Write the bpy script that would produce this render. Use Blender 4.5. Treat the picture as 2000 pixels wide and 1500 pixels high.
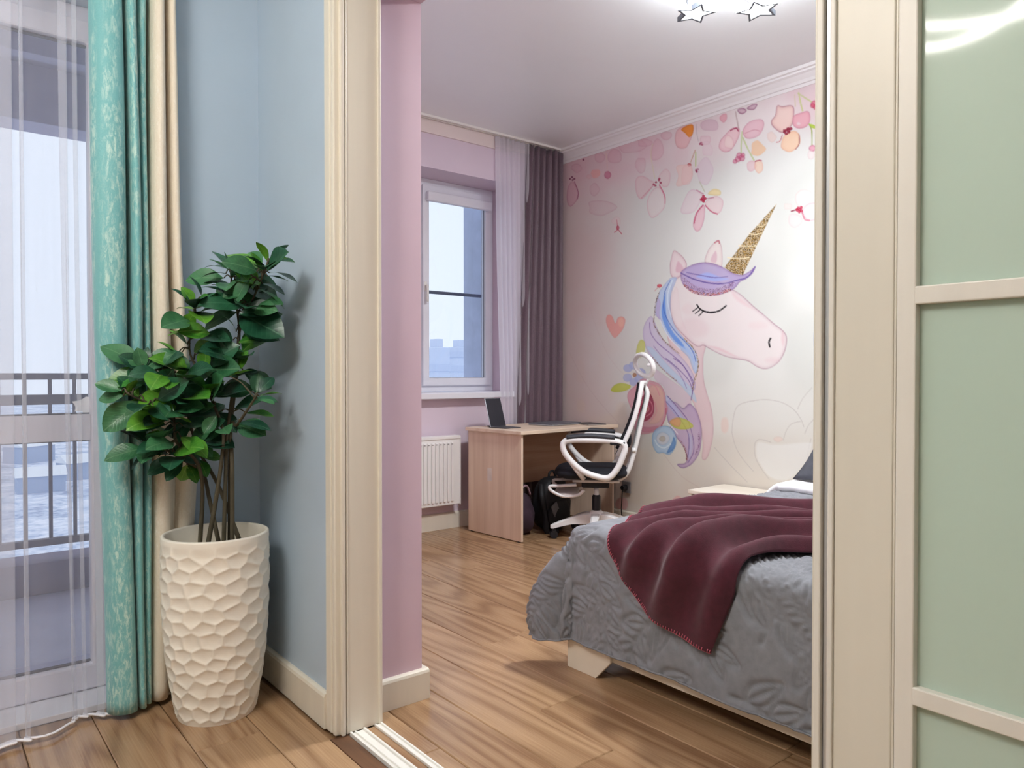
import bpy, bmesh, math, random
import numpy as np
from mathutils import Vector, Matrix
for _o in list(bpy.data.objects): bpy.data.objects.remove(_o)
sc = bpy.context.scene
COL = sc.collection
R = math.radians
# ---------------------------------------------------------------- camera, world, exposure
cd = bpy.data.cameras.new('camera'); cam = bpy.data.objects.new('camera', cd); COL.objects.link(cam)
cam.location = (0, 0, 1.137); cam.rotation_euler = (R(90) - math.atan(20 / 1447), 0, R(-38.96))
cd.sensor_width = 36; cd.lens = 36 * 1447 / 2000; cd.clip_start = .02; cd.clip_end = 3000
sc.camera = cam
vs = sc.view_settings
vs.view_transform = 'Standard'; vs.look = 'None'; vs.gamma = 1; vs.use_curve_mapping = False
vs.exposure = 0.5
sc.cycles.use_denoising = True
sc.cycles.max_bounces = 6; sc.cycles.diffuse_bounces = 5; sc.cycles.glossy_bounces = 3; sc.cycles.transparent_max_bounces = 12
sc.cycles.use_light_tree = False; sc.cycles.use_adaptive_sampling = True; sc.cycles.adaptive_threshold = .05
sc.cycles.caustics_reflective = False; sc.cycles.caustics_refractive = False
sc.cycles.sample_clamp_indirect = 6
wd = bpy.data.worlds.new('overcast'); sc.world = wd; wd.use_nodes = True
_b = wd.node_tree.nodes['Background']; _b.inputs[0].default_value = (.82, .88, 1.0, 1); _b.inputs[1].default_value = .84

# ---------------------------------------------------------------- materials
def lin(c):
    o = []
    for v in c[:3]:
        v = v / 255.
        o.append(v / 12.92 if v <= .04045 else ((v + .055) / 1.055) ** 2.4)
    return (*o, 1)
class NT:
    def __init__(s, name):
        s.m = bpy.data.materials.new(name); s.m.use_nodes = True; s.t = s.m.node_tree
        s.b = s.t.nodes['Principled BSDF']; s.out = s.t.nodes['Material Output']
    def n(s, typ, **kw):
        x = s.t.nodes.new(typ)
        for k, v in kw.items(): setattr(x, k, v)
        return x
    def l(s, a, b): s.t.links.new(a, b)
    def val(s, sock, v):
        if hasattr(v, 'is_linked') or isinstance(v, bpy.types.NodeSocket): s.l(v, sock)
        else: sock.default_value = v
    def math(s, op, a, b=None, clamp=False):
        x = s.n('ShaderNodeMath', operation=op, use_clamp=clamp); s.val(x.inputs[0], a)
        if b is not None: s.val(x.inputs[1], b)
        return x.outputs[0]
    def noise(s, vec, scale, detail=3, rough=.55, dist=0):
        x = s.n('ShaderNodeTexNoise'); s.l(vec, x.inputs['Vector']); x.inputs['Scale'].default_value = scale
        x.inputs['Detail'].default_value = detail; x.inputs['Roughness'].default_value = rough; x.inputs['Distortion'].default_value = dist
        return x.outputs['Fac']
    def map(s, vec, scale=(1, 1, 1), loc=(0, 0, 0), rot=(0, 0, 0)):
        x = s.n('ShaderNodeMapping'); s.l(vec, x.inputs[0]); x.inputs['Scale'].default_value = scale
        x.inputs['Location'].default_value = loc; x.inputs['Rotation'].default_value = rot
        return x.outputs[0]
    def ramp(s, fac, stops):
        x = s.n('ShaderNodeValToRGB'); s.l(fac, x.inputs[0]); e = x.color_ramp.elements
        while len(e) < len(stops): e.new(.5)
        for i, (p, c) in enumerate(stops): e[i].position = p; e[i].color = c
        return x.outputs[0]
    def mix(s, fac, a, b):
        x = s.n('ShaderNodeMix', data_type='RGBA'); s.val(x.inputs[0], fac); s.val(x.inputs[6], a); s.val(x.inputs[7], b)
        return x.outputs[2]
    def obj(s): return s.n('ShaderNodeTexCoord').outputs['Object']
    def bump(s, h, strength=.3, dist=.01):
        x = s.n('ShaderNodeBump'); x.inputs['Strength'].default_value = strength; x.inputs['Distance'].default_value = dist
        s.l(h, x.inputs['Height']); s.l(x.outputs[0], s.b.inputs['Normal'])
MATS = {}
def pm(name, c, rough=.55, var=.06, scale=6, bump=0, bscale=80, metal=0, spec=.4, sheen=0, stretch=(1, 1, 1), emit=None, coat=0):
    if name in MATS: return MATS[name]
    t = NT(name); b = t.b; co = t.map(t.obj(), stretch)
    f = t.noise(co, scale)
    c0 = lin([max(0, v * (1 - var)) for v in c]); c1 = lin([min(255, v * (1 + var)) for v in c])
    t.l(t.ramp(f, [(.3, c0), (.7, c1)]), b.inputs['Base Color'])
    b.inputs['Roughness'].default_value = rough; b.inputs['Metallic'].default_value = metal
    b.inputs['Specular IOR Level'].default_value = spec; b.inputs['Coat Weight'].default_value = coat
    if sheen: b.inputs['Sheen Weight'].default_value = sheen; b.inputs['Sheen Roughness'].default_value = .5
    if bump: t.bump(t.noise(co, bscale, 4), bump, .004)
    if emit: b.inputs['Emission Color'].default_value = lin(emit[0]); b.inputs['Emission Strength'].default_value = emit[1]
    MATS[name] = t.m; return t.m
def wood(name, dark, light, grain='Y', ring=13, rough=.34, fine=.35, stretch=.11, spec=.45):
    t = NT(name); tc = t.n('ShaderNodeTexCoord'); oi = t.n('ShaderNodeObjectInfo')
    off = t.n('ShaderNodeCombineXYZ'); t.l(t.math('MULTIPLY', oi.outputs['Random'], 37.), off.inputs[0]); t.l(t.math('MULTIPLY', oi.outputs['Random'], 91.), off.inputs[1])
    va = t.n('ShaderNodeVectorMath', operation='ADD'); t.l(tc.outputs['Object'], va.inputs[0]); t.l(off.outputs[0], va.inputs[1])
    s1 = {'Y': (1, stretch, 1), 'X': (stretch, 1, 1), 'Z': (1, 1, stretch)}[grain]
    v = t.map(va.outputs[0], s1)
    n1 = t.noise(v, 4.2, 1.5, .4, .2)
    rings = t.math('SINE', t.math('MULTIPLY', n1, ring * 6.283))
    r01 = t.math('ADD', t.math('MULTIPLY', rings, .5), .5)
    r01 = t.math('POWER', r01, .7)
    n2 = t.noise(t.map(va.outputs[0], tuple(a * .22 if a < 1 else 1 for a in s1)), 190, 3, .6)
    n3 = t.noise(v, 9, 2)
    f = t.math('ADD', t.math('MULTIPLY', r01, .24), t.math('ADD', t.math('MULTIPLY', n2, fine + .12), t.math('MULTIPLY', n3, .17)))
    f = t.math('ADD', f, t.math('MULTIPLY', t.math('SUBTRACT', oi.outputs['Random'], .5), .13))
    t.l(t.ramp(f, [(.22, lin(dark)), (.55, lin([(a * .45 + b * .55) for a, b in zip(dark, light)])), (.88, lin(light))]), t.b.inputs['Base Color'])
    t.val(t.b.inputs['Roughness'], t.math('ADD', t.math('MULTIPLY', n2, .12), rough - .06)); t.b.inputs['Specular IOR Level'].default_value = spec
    t.bump(t.math('ADD', n2, t.math('MULTIPLY', r01, .6)), .12, .0012)
    MATS[name] = t.m; return t.m

# ---------------------------------------------------------------- mesh helpers
def wm(o):
    m = o.matrix_basis.copy()
    return wm(o.parent) @ m if o.parent else m
def link(name, me, mat, parent=None, smooth=False):
    o = bpy.data.objects.new(name, me); COL.objects.link(o)
    if mat is not None and not me.materials: me.materials.append(mat)
    if parent is not None: o.parent = parent
    if smooth: me.polygons.foreach_set('use_smooth', [True] * len(me.polygons))
    return o
def mesh(name, V, F, mat, parent=None, smooth=False, world=True):
    me = bpy.data.meshes.new(name)
    if parent is not None and world:
        M = wm(parent).inverted(); V = [tuple(M @ Vector(v)) for v in V]
    me.from_pydata([tuple(v) for v in V], [], [tuple(f) for f in F]); me.update()
    return link(name, me, mat, parent, smooth)
def bmobj(name, bm, mat, parent=None, smooth=False, world=True):
    if parent is not None and world: bm.transform(wm(parent).inverted())
    me = bpy.data.meshes.new(name); bm.to_mesh(me); bm.free()
    return link(name, me, mat, parent, smooth)
def bbox(bm, a, b, bev=0, seg=2, M=None):
    t = bmesh.new(); bmesh.ops.create_cube(t, size=1)
    for v in t.verts:
        v.co = Vector([(a[i] + b[i]) / 2 + v.co[i] * (b[i] - a[i]) for i in range(3)])
    if bev: bmesh.ops.bevel(t, geom=t.edges[:], offset=bev, segments=seg, affect='EDGES', profile=.5)
    if M is not None: t.transform(M)
    me = bpy.data.meshes.new('tmp'); t.to_mesh(me); t.free(); bm.from_mesh(me); bpy.data.meshes.remove(me)
def box(name, a, b, mat, parent=None, bev=.003, seg=2, world=True, M=None):
    bm = bmesh.new(); bbox(bm, a, b, bev, seg, M); return bmobj(name, bm, mat, parent, False, world)
def boxes(name, L, mat, parent=None, bev=.003, world=True):
    bm = bmesh.new()
    for a, b in L: bbox(bm, a, b, bev)
    return bmobj(name, bm, mat, parent, False, world)
def rframe(name, x0, x1, z0, z1, wl, wr, wb, wt, y0, y1, mat, parent, bev=.004, bars=()):
    """rectangular frame in the xz plane as one ring; bars = extra members set between"""
    bm = bmesh.new(); o = [(x0, z0), (x1, z0), (x1, z1), (x0, z1)]; i = [(x0 + wl, z0 + wb), (x1 - wr, z0 + wb), (x1 - wr, z1 - wt), (x0 + wl, z1 - wt)]
    V = [[bm.verts.new((p[0], y, p[1])) for p in L] for L in (o, i) for y in (y0, y1)]
    of, ob, nf, nb = V
    for k in range(4):
        j = (k + 1) % 4
        bm.faces.new((of[k], of[j], nf[j], nf[k])); bm.faces.new((ob[j], ob[k], nb[k], nb[j])); bm.faces.new((of[j], of[k], ob[k], ob[j])); bm.faces.new((nf[k], nf[j], nb[j], nb[k]))
    bmesh.ops.recalc_face_normals(bm, faces=bm.faces[:])
    if bev: bmesh.ops.bevel(bm, geom=[e for e in bm.edges if e.calc_face_angle(0) > .5], offset=bev, segments=2, affect='EDGES', profile=.5)
    for a, b in bars: bbox(bm, a, b, 0)
    return bmobj(name, bm, mat, parent)
def struct(o, label=None):
    o['kind'] = 'structure'
    if label: o['label'] = label
    return o
def tag(o, label, cat, group=None, kind=None):
    o['label'] = label; o['category'] = cat
    if group: o['group'] = group
    if kind: o['kind'] = kind
    return o
def empty(name, loc, rz=0, label=None, cat=None, group=None):
    o = bpy.data.objects.new(name, None); COL.objects.link(o); o.location = loc; o.rotation_euler = (0, 0, rz); o.empty_display_size = .05
    if label: tag(o, label, cat, group)
    return o
def sempty(name, loc, label=None):
    o = empty(name, loc); return struct(o, label)
def crom(P, n=8, closed=False):
    P = [np.array(p, float) for p in P]; N = len(P); out = []
    rng = range(N if closed else N - 1)
    for i in rng:
        if closed: a, b, c, d = P[i - 1], P[i], P[(i + 1) % N], P[(i + 2) % N]
        else: a, b, c, d = P[max(i - 1, 0)], P[i], P[i + 1], P[min(i + 2, N - 1)]
        for k in range(n):
            t = k / n; out.append(.5 * (2 * b + (c - a) * t + (2 * a - 5 * b + 4 * c - d) * t * t + (3 * b - a - 3 * c + d) * t ** 3))
    if not closed: out.append(P[-1])
    return out
def tubeVF(P, r, n=8, closed=False, flat=1.0, upv=(0, 0, 1), base=0):
    P = [Vector(p) for p in P]; N = len(P); V = []; F = []
    rs = r if isinstance(r, (list, tuple)) else [r] * N
    prev = None
    for i, p in enumerate(P):
        if closed: t = P[(i + 1) % N] - P[i - 1]
        else: t = P[min(i + 1, N - 1)] - P[max(i - 1, 0)]
        t.normalize()
        u = Vector(upv) if prev is None else prev
        s = t.cross(u)
        if s.length < 1e-4: s = t.cross(Vector((1, .1, 0)))
        s.normalize(); u = s.cross(t).normalized(); prev = u
        for k in range(n):
            a = 2 * math.pi * k / n; V.append(p + (s * math.cos(a) * flat + u * math.sin(a)) * rs[i])
    for i in range(N if closed else N - 1):
        j = (i + 1) % N
        for k in range(n):
            k2 = (k + 1) % n; F.append((base + i * n + k, base + i * n + k2, base + j * n + k2, base + j * n + k))
    if not closed:
        F.append(tuple(base + k for k in range(n))[::-1]); F.append(tuple(base + (N - 1) * n + k for k in range(n)))
    return V, F
def tube(name, P, r, mat, parent=None, n=8, closed=False, flat=1.0, upv=(0, 0, 1), world=True):
    V, F = tubeVF(P, r, n, closed, flat, upv); return mesh(name, V, F, mat, parent, True, world)
def tubes(name, L, r, mat, parent=None, n=8, world=True):
    V = []; F = []
    for P in L:
        rr = r
        if isinstance(P, tuple) and len(P) == 2 and not np.isscalar(P[1]) and isinstance(P[0], list): P, rr = P
        v, f = tubeVF(P, rr, n, base=len(V)); V += v; F += f
    return mesh(name, V, F, mat, parent, True, world)
def lathe(name, prof, mat, parent=None, n=32, c=(0, 0, 0), world=True, cap=True, smooth=True):
    V = []; F = []
    for r, z in prof:
        for k in range(n):
            a = 2 * math.pi * k / n; V.append((c[0] + r * math.cos(a), c[1] + r * math.sin(a), c[2] + z))
    for i in range(len(prof) - 1):
        for k in range(n):
            k2 = (k + 1) % n; F.append((i * n + k, i * n + k2, (i + 1) * n + k2, (i + 1) * n + k))
    if cap: F.append(tuple(range(n))[::-1]); F.append(tuple((len(prof) - 1) * n + k for k in range(n)))
    return mesh(name, V, F, mat, parent, smooth, world)
def npmesh(name, P, mat, parent=None, smooth=True, closed_u=False):
    """mesh from a grid of points P[n, m, 3]"""
    n, m = P.shape[:2]; me = bpy.data.meshes.new(name)
    idx = np.arange(n * m).reshape(n, m)
    a, b, c, d = idx[:-1, :-1], idx[1:, :-1], idx[1:, 1:], idx[:-1, 1:]
    q = np.stack([a, b, c, d], -1).reshape(-1, 4)
    if closed_u:
        q = np.vstack([q, np.stack([idx[-1, :-1], idx[0, :-1], idx[0, 1:], idx[-1, 1:]], -1).reshape(-1, 4)])
    V = P.reshape(-1, 3).astype(np.float64)
    if parent is not None:
        M = np.array(wm(parent).inverted()); V = V @ M[:3, :3].T + M[:3, 3]
    me.vertices.add(len(V)); me.vertices.foreach_set('co', V.astype(np.float32).ravel())
    me.loops.add(q.size); me.loops.foreach_set('vertex_index', q.astype(np.int32).ravel())
    me.polygons.add(len(q)); me.polygons.foreach_set('loop_start', np.arange(0, q.size, 4, dtype=np.int32))
    me.update(calc_edges=True); me.validate()
    return link(name, me, mat, parent, smooth)
def prism(name, poly, axis, a, b, mat, parent=None, bev=0, world=True):
    """extrude a 2-D polygon along an axis (0 x, 1 y, 2 z)"""
    bm = bmesh.new(); vs_ = []
    for (p, q) in poly:
        c = [0, 0, 0]; o = [i for i in range(3) if i != axis]; c[axis] = a; c[o[0]] = p; c[o[1]] = q; vs_.append(bm.verts.new(c))
    f = bm.faces.new(vs_); r = bmesh.ops.extrude_face_region(bm, geom=[f]); d = [0, 0, 0]; d[axis] = b - a
    bmesh.ops.translate(bm, verts=[v for v in r['geom'] if isinstance(v, bmesh.types.BMVert)], vec=d)
    bmesh.ops.recalc_face_normals(bm, faces=bm.faces[:])
    if bev: bmesh.ops.bevel(bm, geom=bm.edges[:], offset=bev, segments=2, affect='EDGES', profile=.5)
    return bmobj(name, bm, mat, parent, False, world)
def vnoise(shape, cells, seed):
    """smooth value noise on a grid"""
    g = np.random.RandomState(seed).rand(cells[0] + 2, cells[1] + 2)
    y = np.linspace(0, cells[0], shape[0], endpoint=False); x = np.linspace(0, cells[1], shape[1], endpoint=False)
    yi = y.astype(int); xi = x.astype(int); fy = (y - yi)[:, None]; fx = (x - xi)[None]
    fy = fy * fy * (3 - 2 * fy); fx = fx * fx * (3 - 2 * fx)
    return (g[np.ix_(yi, xi)] * (1 - fy) * (1 - fx) + g[np.ix_(yi + 1, xi)] * fy * (1 - fx) + g[np.ix_(yi, xi + 1)] * (1 - fy) * fx + g[np.ix_(yi + 1, xi + 1)] * fy * fx)
# ---------------------------------------------------------------- the setting
CEIL = 2.97
BLUE = pm('blue_wall_paint', (180, 197, 212), .6, .015, 2)
PINK = pm('pink_wall_paint', (216, 190, 203), .6, .015, 2)
LILAC = pm('lilac_wall_paint', (222, 206, 219), .6, .012, 2)
WHITE = pm('white_wall_paint', (238, 236, 232), .7, .01, 2)
CEILM = pm('ceiling_paint', (243, 246, 248), .36, .005, 2, spec=.6)
CREAM = pm('cream_trim', (226, 219, 203), .42, .02, 3, stretch=(4, 4, .3))
PVC = pm('white_pvc', (232, 233, 240), .3, .01, 3)
EXT = pm('exterior_render', (184, 194, 214), .8, .03, 8)
OAK = wood('oak_floor', (134, 101, 72), (206, 172, 134), 'Y', 12, .21, .30, .10)
SUB = pm('subfloor', (62, 42, 28), .8)
struct(boxes('wall_living_right', [((1.03, 2.14, 0), (1.18, 2.99, CEIL)), ((1.03, -2.5, 0), (1.18, -.45, CEIL)), ((1.03, -.45, 2.42), (1.18, 2.14, CEIL))], BLUE, None, 0), 'pale blue partition wall beside the sliding door opening')
struct(boxes('wall_partition', [((1.18, 2.21, 0), (1.38, 4.95, CEIL)), ((1.18, -.9, 0), (1.38, -.45, CEIL)), ((1.18, -.45, 2.42), (1.38, 2.21, CEIL))], PINK, None, 0), 'pink end of the bedroom wall beside the cream door jamb')
struct(boxes('wall_balcony', [((.57, 2.81, 0), (1.03, 3.2, CEIL)), ((-1.3, 2.81, 2.42), (.57, 3.2, CEIL)), ((-4.1, 2.81, 0), (-1.3, 3.2, CEIL))], BLUE, None, 0), 'pale blue wall around the balcony door')
struct(box('wall_living_left', (-4.2, -2.6, 0), (-4.1, 3.2, CEIL), WHITE, None, 0))
struct(box('wall_living_back', (-4.1, -2.6, 0), (1.18, -2.5, CEIL), WHITE, None, 0))
struct(box('wall_bedroom_back', (1.18, -1.0, 0), (4.4, -.9, CEIL), LILAC, None, 0))
struct(box('wall_mural_side', (4.2, -.9, 0), (4.4, 4.95, CEIL), WHITE, None, 0), 'bedroom wall behind the unicorn mural')
struct(boxes('wall_window', [((1.38, 4.53, 0), (4.2, 4.95, .96)), ((1.38, 4.53, 2.62), (4.2, 4.95, CEIL)), ((1.38, 4.53, .96), (2.1, 4.95, 2.62)), ((3.68, 4.53, .96), (4.2, 4.95, 2.62))], LILAC, None, 0), 'lilac bedroom wall around the window')
struct(box('wall_exterior', (3.68, 4.96, -3), (4.6, 5.21, 5), EXT, None, 0), 'blue grey outer wall edge seen through the bedroom window')
struct(boxes('ceiling', [((-4.2, -2.6, CEIL), (1.18, 3.2, CEIL + .1)), ((1.18, -1.0, CEIL), (4.4, 4.95, CEIL + .1))], CEILM, None, 0), 'smooth pale ceiling')
fl = struct(boxes('floor', [((-4.1, -2.5, -.12), (1.03, 3.0, -.014)), ((1.03, -.9, -.12), (4.2, 4.53, -.014)), ((-4.1, -2.5, -.014), (-.55, 2.81, 0)), ((-.55, -2.5, -.014), (1.0, .8, 0))], OAK, None, 0), 'oak laminate floor of wide planks laid lengthways')
# planks: shared meshes, a small chamfer makes the V joint
PM_ = {}
def plank_mesh(w, L):
    k = (round(w, 3), round(L, 3))
    if k in PM_: return PM_[k]
    c = .0028; V = []; x, y = w / 2 - .0011, L / 2 - .0009
    for z, i in ((-.0139, 0), (-c, 0), (0, c)):
        V += [(-x + i, -y + i, z), (x - i, -y + i, z), (x - i, y - i, z), (-x + i, y - i, z)]
    F = [(8, 9, 10, 11)]
    for b in (0, 4):
        for i in range(4): F.append((b + i, b + (i + 1) % 4, b + 4 + (i + 1) % 4, b + 4 + i))
    me = bpy.data.meshes.new('plank'); me.from_pydata(V, [], F); me.materials.append(OAK); PM_[k] = me; return me
rnd = random.Random(7)
def lay(edges, y0, y1, L=1.29):
    for i in range(len(edges) - 1):
        a, b = edges[i], edges[i + 1]; y = y0 - rnd.choice((.15, .45, .75, 1.05)) + rnd.uniform(-.05, .05)
        while y < y1 - .02:
            s, e = max(y, y0), min(y + L, y1)
            if e - s > .03:
                o = bpy.data.objects.new('plank', plank_mesh(b - a, e - s)); COL.objects.link(o); o.parent = fl
                o.location = ((a + b) / 2, (s + e) / 2, 0)
            y += L
lay([-.55, -.348, -.148, .052, .252, .452, .652, .852, 1.0], .8, 2.81)
lay([1.175, 1.237] + [1.438 + .2015 * i for i in range(14)] + [4.2], -.9, 4.53)
# threshold and sliding track
SHADED_WOOD = wood('shadow_toned_wood', (78, 52, 36), (128, 92, 66), 'Y', 10, .45)  # brown darkened to carry the shadow lying on the strip
struct(box('trim_1', (1.002, -.45, -.014), (1.060, 2.14, -.003), SHADED_WOOD, None, .001), 'wood strip along the sliding door track, toned dark for its shadow')
tr = empty('sliding_door_track', (1.12, .85, 0), 0, 'white grooved metal floor track of the sliding door at the jamb', 'door track')
ALU = pm('white_lacquered_metal', (236, 234, 228), .35, .01, 3)
boxes('wide_rail', [((1.062, -.45, -.012), (1.116, 2.128, .001)), ((1.062, -.45, 0), (1.069, 2.128, .007)), ((1.079, -.45, 0), (1.083, 2.128, .006)), ((1.109, -.45, 0), (1.116, 2.128, .007))], ALU, tr, .0008)
boxes('narrow_rail', [((1.149, -.45, -.012), (1.175, 2.128, .002)), ((1.149, -.45, 0), (1.154, 2.128, .007)), ((1.169, -.45, 0), (1.175, 2.128, .007))], ALU, tr, .0008)
box('wood_infill', (1.116, -.45, -.012), (1.149, 2.128, -.001), OAK, tr, .0005)
# door jamb and casing
jb = sempty('trim_2', (1.1, 2.16, 0), 'cream wooden casing and jamb of the sliding door opening')
box('casing', (1.018, 2.166, .0), (1.03, 2.206, 2.46), CREAM, jb, .004)
box('corner_bead', (1.018, 2.138, 0), (1.04, 2.160, 2.46), CREAM, jb, .005)
box('casing_step', (1.023, 2.158, 0), (1.03, 2.168, 2.46), CREAM, jb, .001)
boxes('jamb_bead', [((1.036, 2.124, 0), (1.049, 2.15, 2.42)), ((1.053, 2.128, 0), (1.060, 2.15, 2.42))], CREAM, jb, .003)
box('jamb_board', (1.058, 2.132, 0), (1.168, 2.21, 2.42), CREAM, jb, .002)
box('jamb_edge', (1.166, 2.124, 0), (1.178, 2.21, 2.42), CREAM, jb, .003)
def base(name, a, b, label, ch):
    """baseboard with a chamfered top; ch = which side faces the room"""
    bm = bmesh.new(); bbox(bm, a, b, 0)
    for v in bm.verts:
        if v.co.z > a[2] + .02:
            if ch == '-x' and v.co.x < (a[0] + b[0]) / 2: v.co.x += .010
            if ch == '-y' and v.co.y < (a[1] + b[1]) / 2: v.co.y += .010
    top = [f for f in bm.faces if f.normal.z > .9]
    return struct(bmobj(name, bm, CREAM), label)
def bb2(name, a, b, label, ch):
    h = b[2]
    o = boxes(name, [(a, (b[0], b[1], h - .012))], CREAM, None, .001)
    if ch == '-x': prism('baseboard_cap', [(a[0], h - .012), (b[0], h - .012), (b[0], h), (a[0] + .011, h), (a[0] + .003, h - .004)], 1, a[1], b[1], CREAM, o)
    else: prism('baseboard_cap', [(a[1], h - .012), (b[1], h - .012), (b[1], h), (a[1] + .011, h), (a[1] + .003, h - .004)], 0, a[0], b[0], CREAM, o)
    return struct(o, label)
bb2('baseboard_living', (1.012, 2.206, 0), (1.03, 2.81, .115), 'cream baseboard under the blue wall beside the planter', '-x')
bb2('baseboard_balcony', (.57, 2.792, 0), (1.012, 2.81, .115), 'cream baseboard behind the planter', '-y')
bb2('baseboard_pink', (1.178, 2.190, 0), (1.40, 2.21, .105), 'cream baseboard under the pink wall end', '-y')
bb2('baseboard_window', (1.40, 4.512, 0), (4.18, 4.53, .12), 'cream baseboard under the radiator', '-y')
bb2('baseboard_mural', (4.182, -.9, 0), (4.2, 4.512, .10), 'cream baseboard under the unicorn mural', '-x')
box('baseboard_side', (1.38, 2.21, 0), (1.40, 4.512, .105), CREAM, None, .002)['kind'] = 'structure'
# crown mouldings
CROWN = pm('white_crown', (236, 234, 234), .5, .005, 3)
prism('trim_3', [(4.2, 2.868), (4.192, 2.868), (4.188, 2.885), (4.180, 2.888), (4.172, 2.905), (4.150, 2.930), (4.135, 2.938), (4.133, 2.948), (4.120, 2.952), (4.118, CEIL), (4.2, CEIL)], 1, -.9, 4.53, CROWN)
struct(bpy.data.objects['trim_3'], 'white crown moulding above the unicorn mural')
struct(boxes('trim_4', [((1.38, 4.515, 2.862), (4.12, 4.53, CEIL))], pm('pinkish_cream_band', (232, 218, 214), .5, .01, 3), None, .002), 'flat cream band under the ceiling above the window')
ct = empty('curtain_track', (2.8, 4.46, 2.95), 0, 'white ceiling curtain track running above the bedroom window', 'curtain rail')
boxes('track_rail', [((1.45, 4.455, 2.954), (4.118, 4.472, CEIL)), ((1.45, 4.486, 2.954), (4.118, 4.503, CEIL))], ALU, ct, .002)
# ---------------------------------------------------------------- bedroom window
GLASS = NT('clear_glass'); 
def glassmat(t, tint, refl=.08):
    tr_ = t.n('ShaderNodeBsdfTransparent'); tr_.inputs[0].default_value = tint
    gl = t.n('ShaderNodeBsdfGlossy'); gl.inputs['Roughness'].default_value = .02
    fr = t.n('ShaderNodeFresnel'); fr.inputs[0].default_value = 1.45
    mx = t.n('ShaderNodeMixShader'); t.l(t.math('MULTIPLY', fr.outputs[0], refl * 10, True), mx.inputs[0]); t.l(tr_.outputs[0], mx.inputs[1]); t.l(gl.outputs[0], mx.inputs[2]); t.l(mx.outputs[0], t.out.inputs[0])
    return t.m
GLASS = glassmat(GLASS, (.94, .96, .98, 1), .06)
w1 = sempty('window_1', (2.9, 4.83, 1.0), 'white framed bedroom window with a blind cassette')
rframe('window_frame', 2.1, 3.68, 1.0, 2.62, .06, .05, .055, .06, 4.80, 4.87, PVC, w1, .004, [((2.955, 4.812, 1.055), (3.005, 4.868, 2.56))])
for i, (a, b) in enumerate(((3.0, 3.645), (2.15, 2.96))):
    s = rframe('sash', a, b, 1.045, 2.57, .055, .055, .06, .07, 4.775, 4.835, PVC, w1, .006)
    box('pane', (a + .05, 4.803, 1.10), (b - .05, 4.809, 2.505), GLASS, s, 0)
    rframe('gasket', a + .052, b - .052, 1.102, 2.503, .006, .006, .006, .006, 4.798, 4.813, pm('grey_rubber', (150, 154, 164), .7), s, 0)
    bm = bmesh.new(); bbox(bm, (a + .02, 4.73, 2.44), (b - .02, 4.775, 2.515), .012, 3); bmobj('blind_cassette', bm, PVC, w1)
hd = tube('window_handle', crom([(3.018, 4.772, 1.80), (3.018, 4.745, 1.80), (3.018, 4.742, 1.77), (3.018, 4.742, 1.68)], 4), .010, ALU, w1)
box('handle_plate', (3.006, 4.768, 1.765), (3.030, 4.776, 1.835), ALU, hd, .003)
ws_ = box('window_sill', (2.105, 4.50, .957), (3.675, 4.80, .999), PVC, w1, .002); box('sill_nose', (2.04, 4.442, .955), (3.425, 4.529, 1.0), PVC, ws_, .006)
tube('guard_rail', [(2.05, 4.91, 1.775), (3.69, 4.91, 1.775)], .013, pm('dark_rail', (92, 98, 118), .5), w1)
# ---------------------------------------------------------------- balcony door and balcony
d1 = sempty('door_1', (-.3, 3.0, 0), 'white balcony door with glazed panels behind the sheer curtain')
DPVC = pm('balcony_door_pvc', (214, 212, 224), .35, .01, 3)
rframe('door_frame', -1.3, .57, .0, 2.42, .05, .04, .03, .06, 2.97, 3.04, DPVC, d1, .004, [((-.42, 2.982, .03), (-.37, 3.038, 2.36))])
for a, b in ((-.38, .54), (-1.26, -.41)):
    s = rframe('door_leaf', a, b, .025, 2.37, .07, .055, .09, .08, 2.955, 3.015, DPVC, d1, .008, [((a + .07, 2.957, .905), (b - .055, 3.013, .995))])
    for z0, z1 in ((.11, .91), (.99, 2.295)):
        box('pane', (a + .06, 2.985, z0), (b - .05, 2.991, z1), GLASS, s, 0)
        boxes('gasket', [((a + .06, 2.978, z0 + .003), (b - .05, 2.998, z0 + .010)), ((a + .06, 2.978, z1 - .010), (b - .05, 2.998, z1 - .003))], pm('dark_rubber', (58, 58, 66), .7), s, 0)
box('door_sill', (-1.3, 2.81, 0), (.57, 2.97, .022), PVC, d1, .003)
# torn paper on the glass
bm = bmesh.new(); rr = random.Random(3); pts = []
for i in range(16):
    a = 2 * math.pi * i / 16; k = 1 + rr.uniform(-.28, .18); pts.append((.475 + .042 * math.cos(a) * k, 1.028 + .028 * math.sin(a) * k))
pp = prism('paper_scrap', pts, 1, 2.981, 2.9845, pm('white_paper', (235, 236, 240), .8))
tag(pp, 'torn white paper scrap stuck on the balcony door glass', 'paper')
BGREY = pm('balcony_grey_lavender', (196, 194, 214), .8, .03, 5)
BFLO = pm('balcony_floor_screed', (196, 194, 210), .6, .04, 4)
struct(box('floor_balcony', (-4.1, 3.2, -.2), (1.18, 4.4, .07), BFLO, None, 0), 'pale grey balcony floor')
struct(boxes('wall_balcony_kerb', [((-4.1, 4.2, .07), (1.18, 4.42, .225)), ((1.14, 3.2, -.2), (1.18, 4.42, 2.8))], pm('balcony_kerb', (128, 124, 148), .8, .03, 5), None, .004), 'low grey kerb under the balcony railing')
struct(boxes('ceiling_balcony', [((-4.1, 3.2, 2.62), (1.18, 4.5, 2.8)), ((-4.1, 4.22, 2.345), (1.18, 4.42, 2.62)), ((-4.1, 3.75, 2.50), (1.18, 3.83, 2.62))], BGREY, None, .004), 'grey balcony ceiling with a deep front beam')
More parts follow.
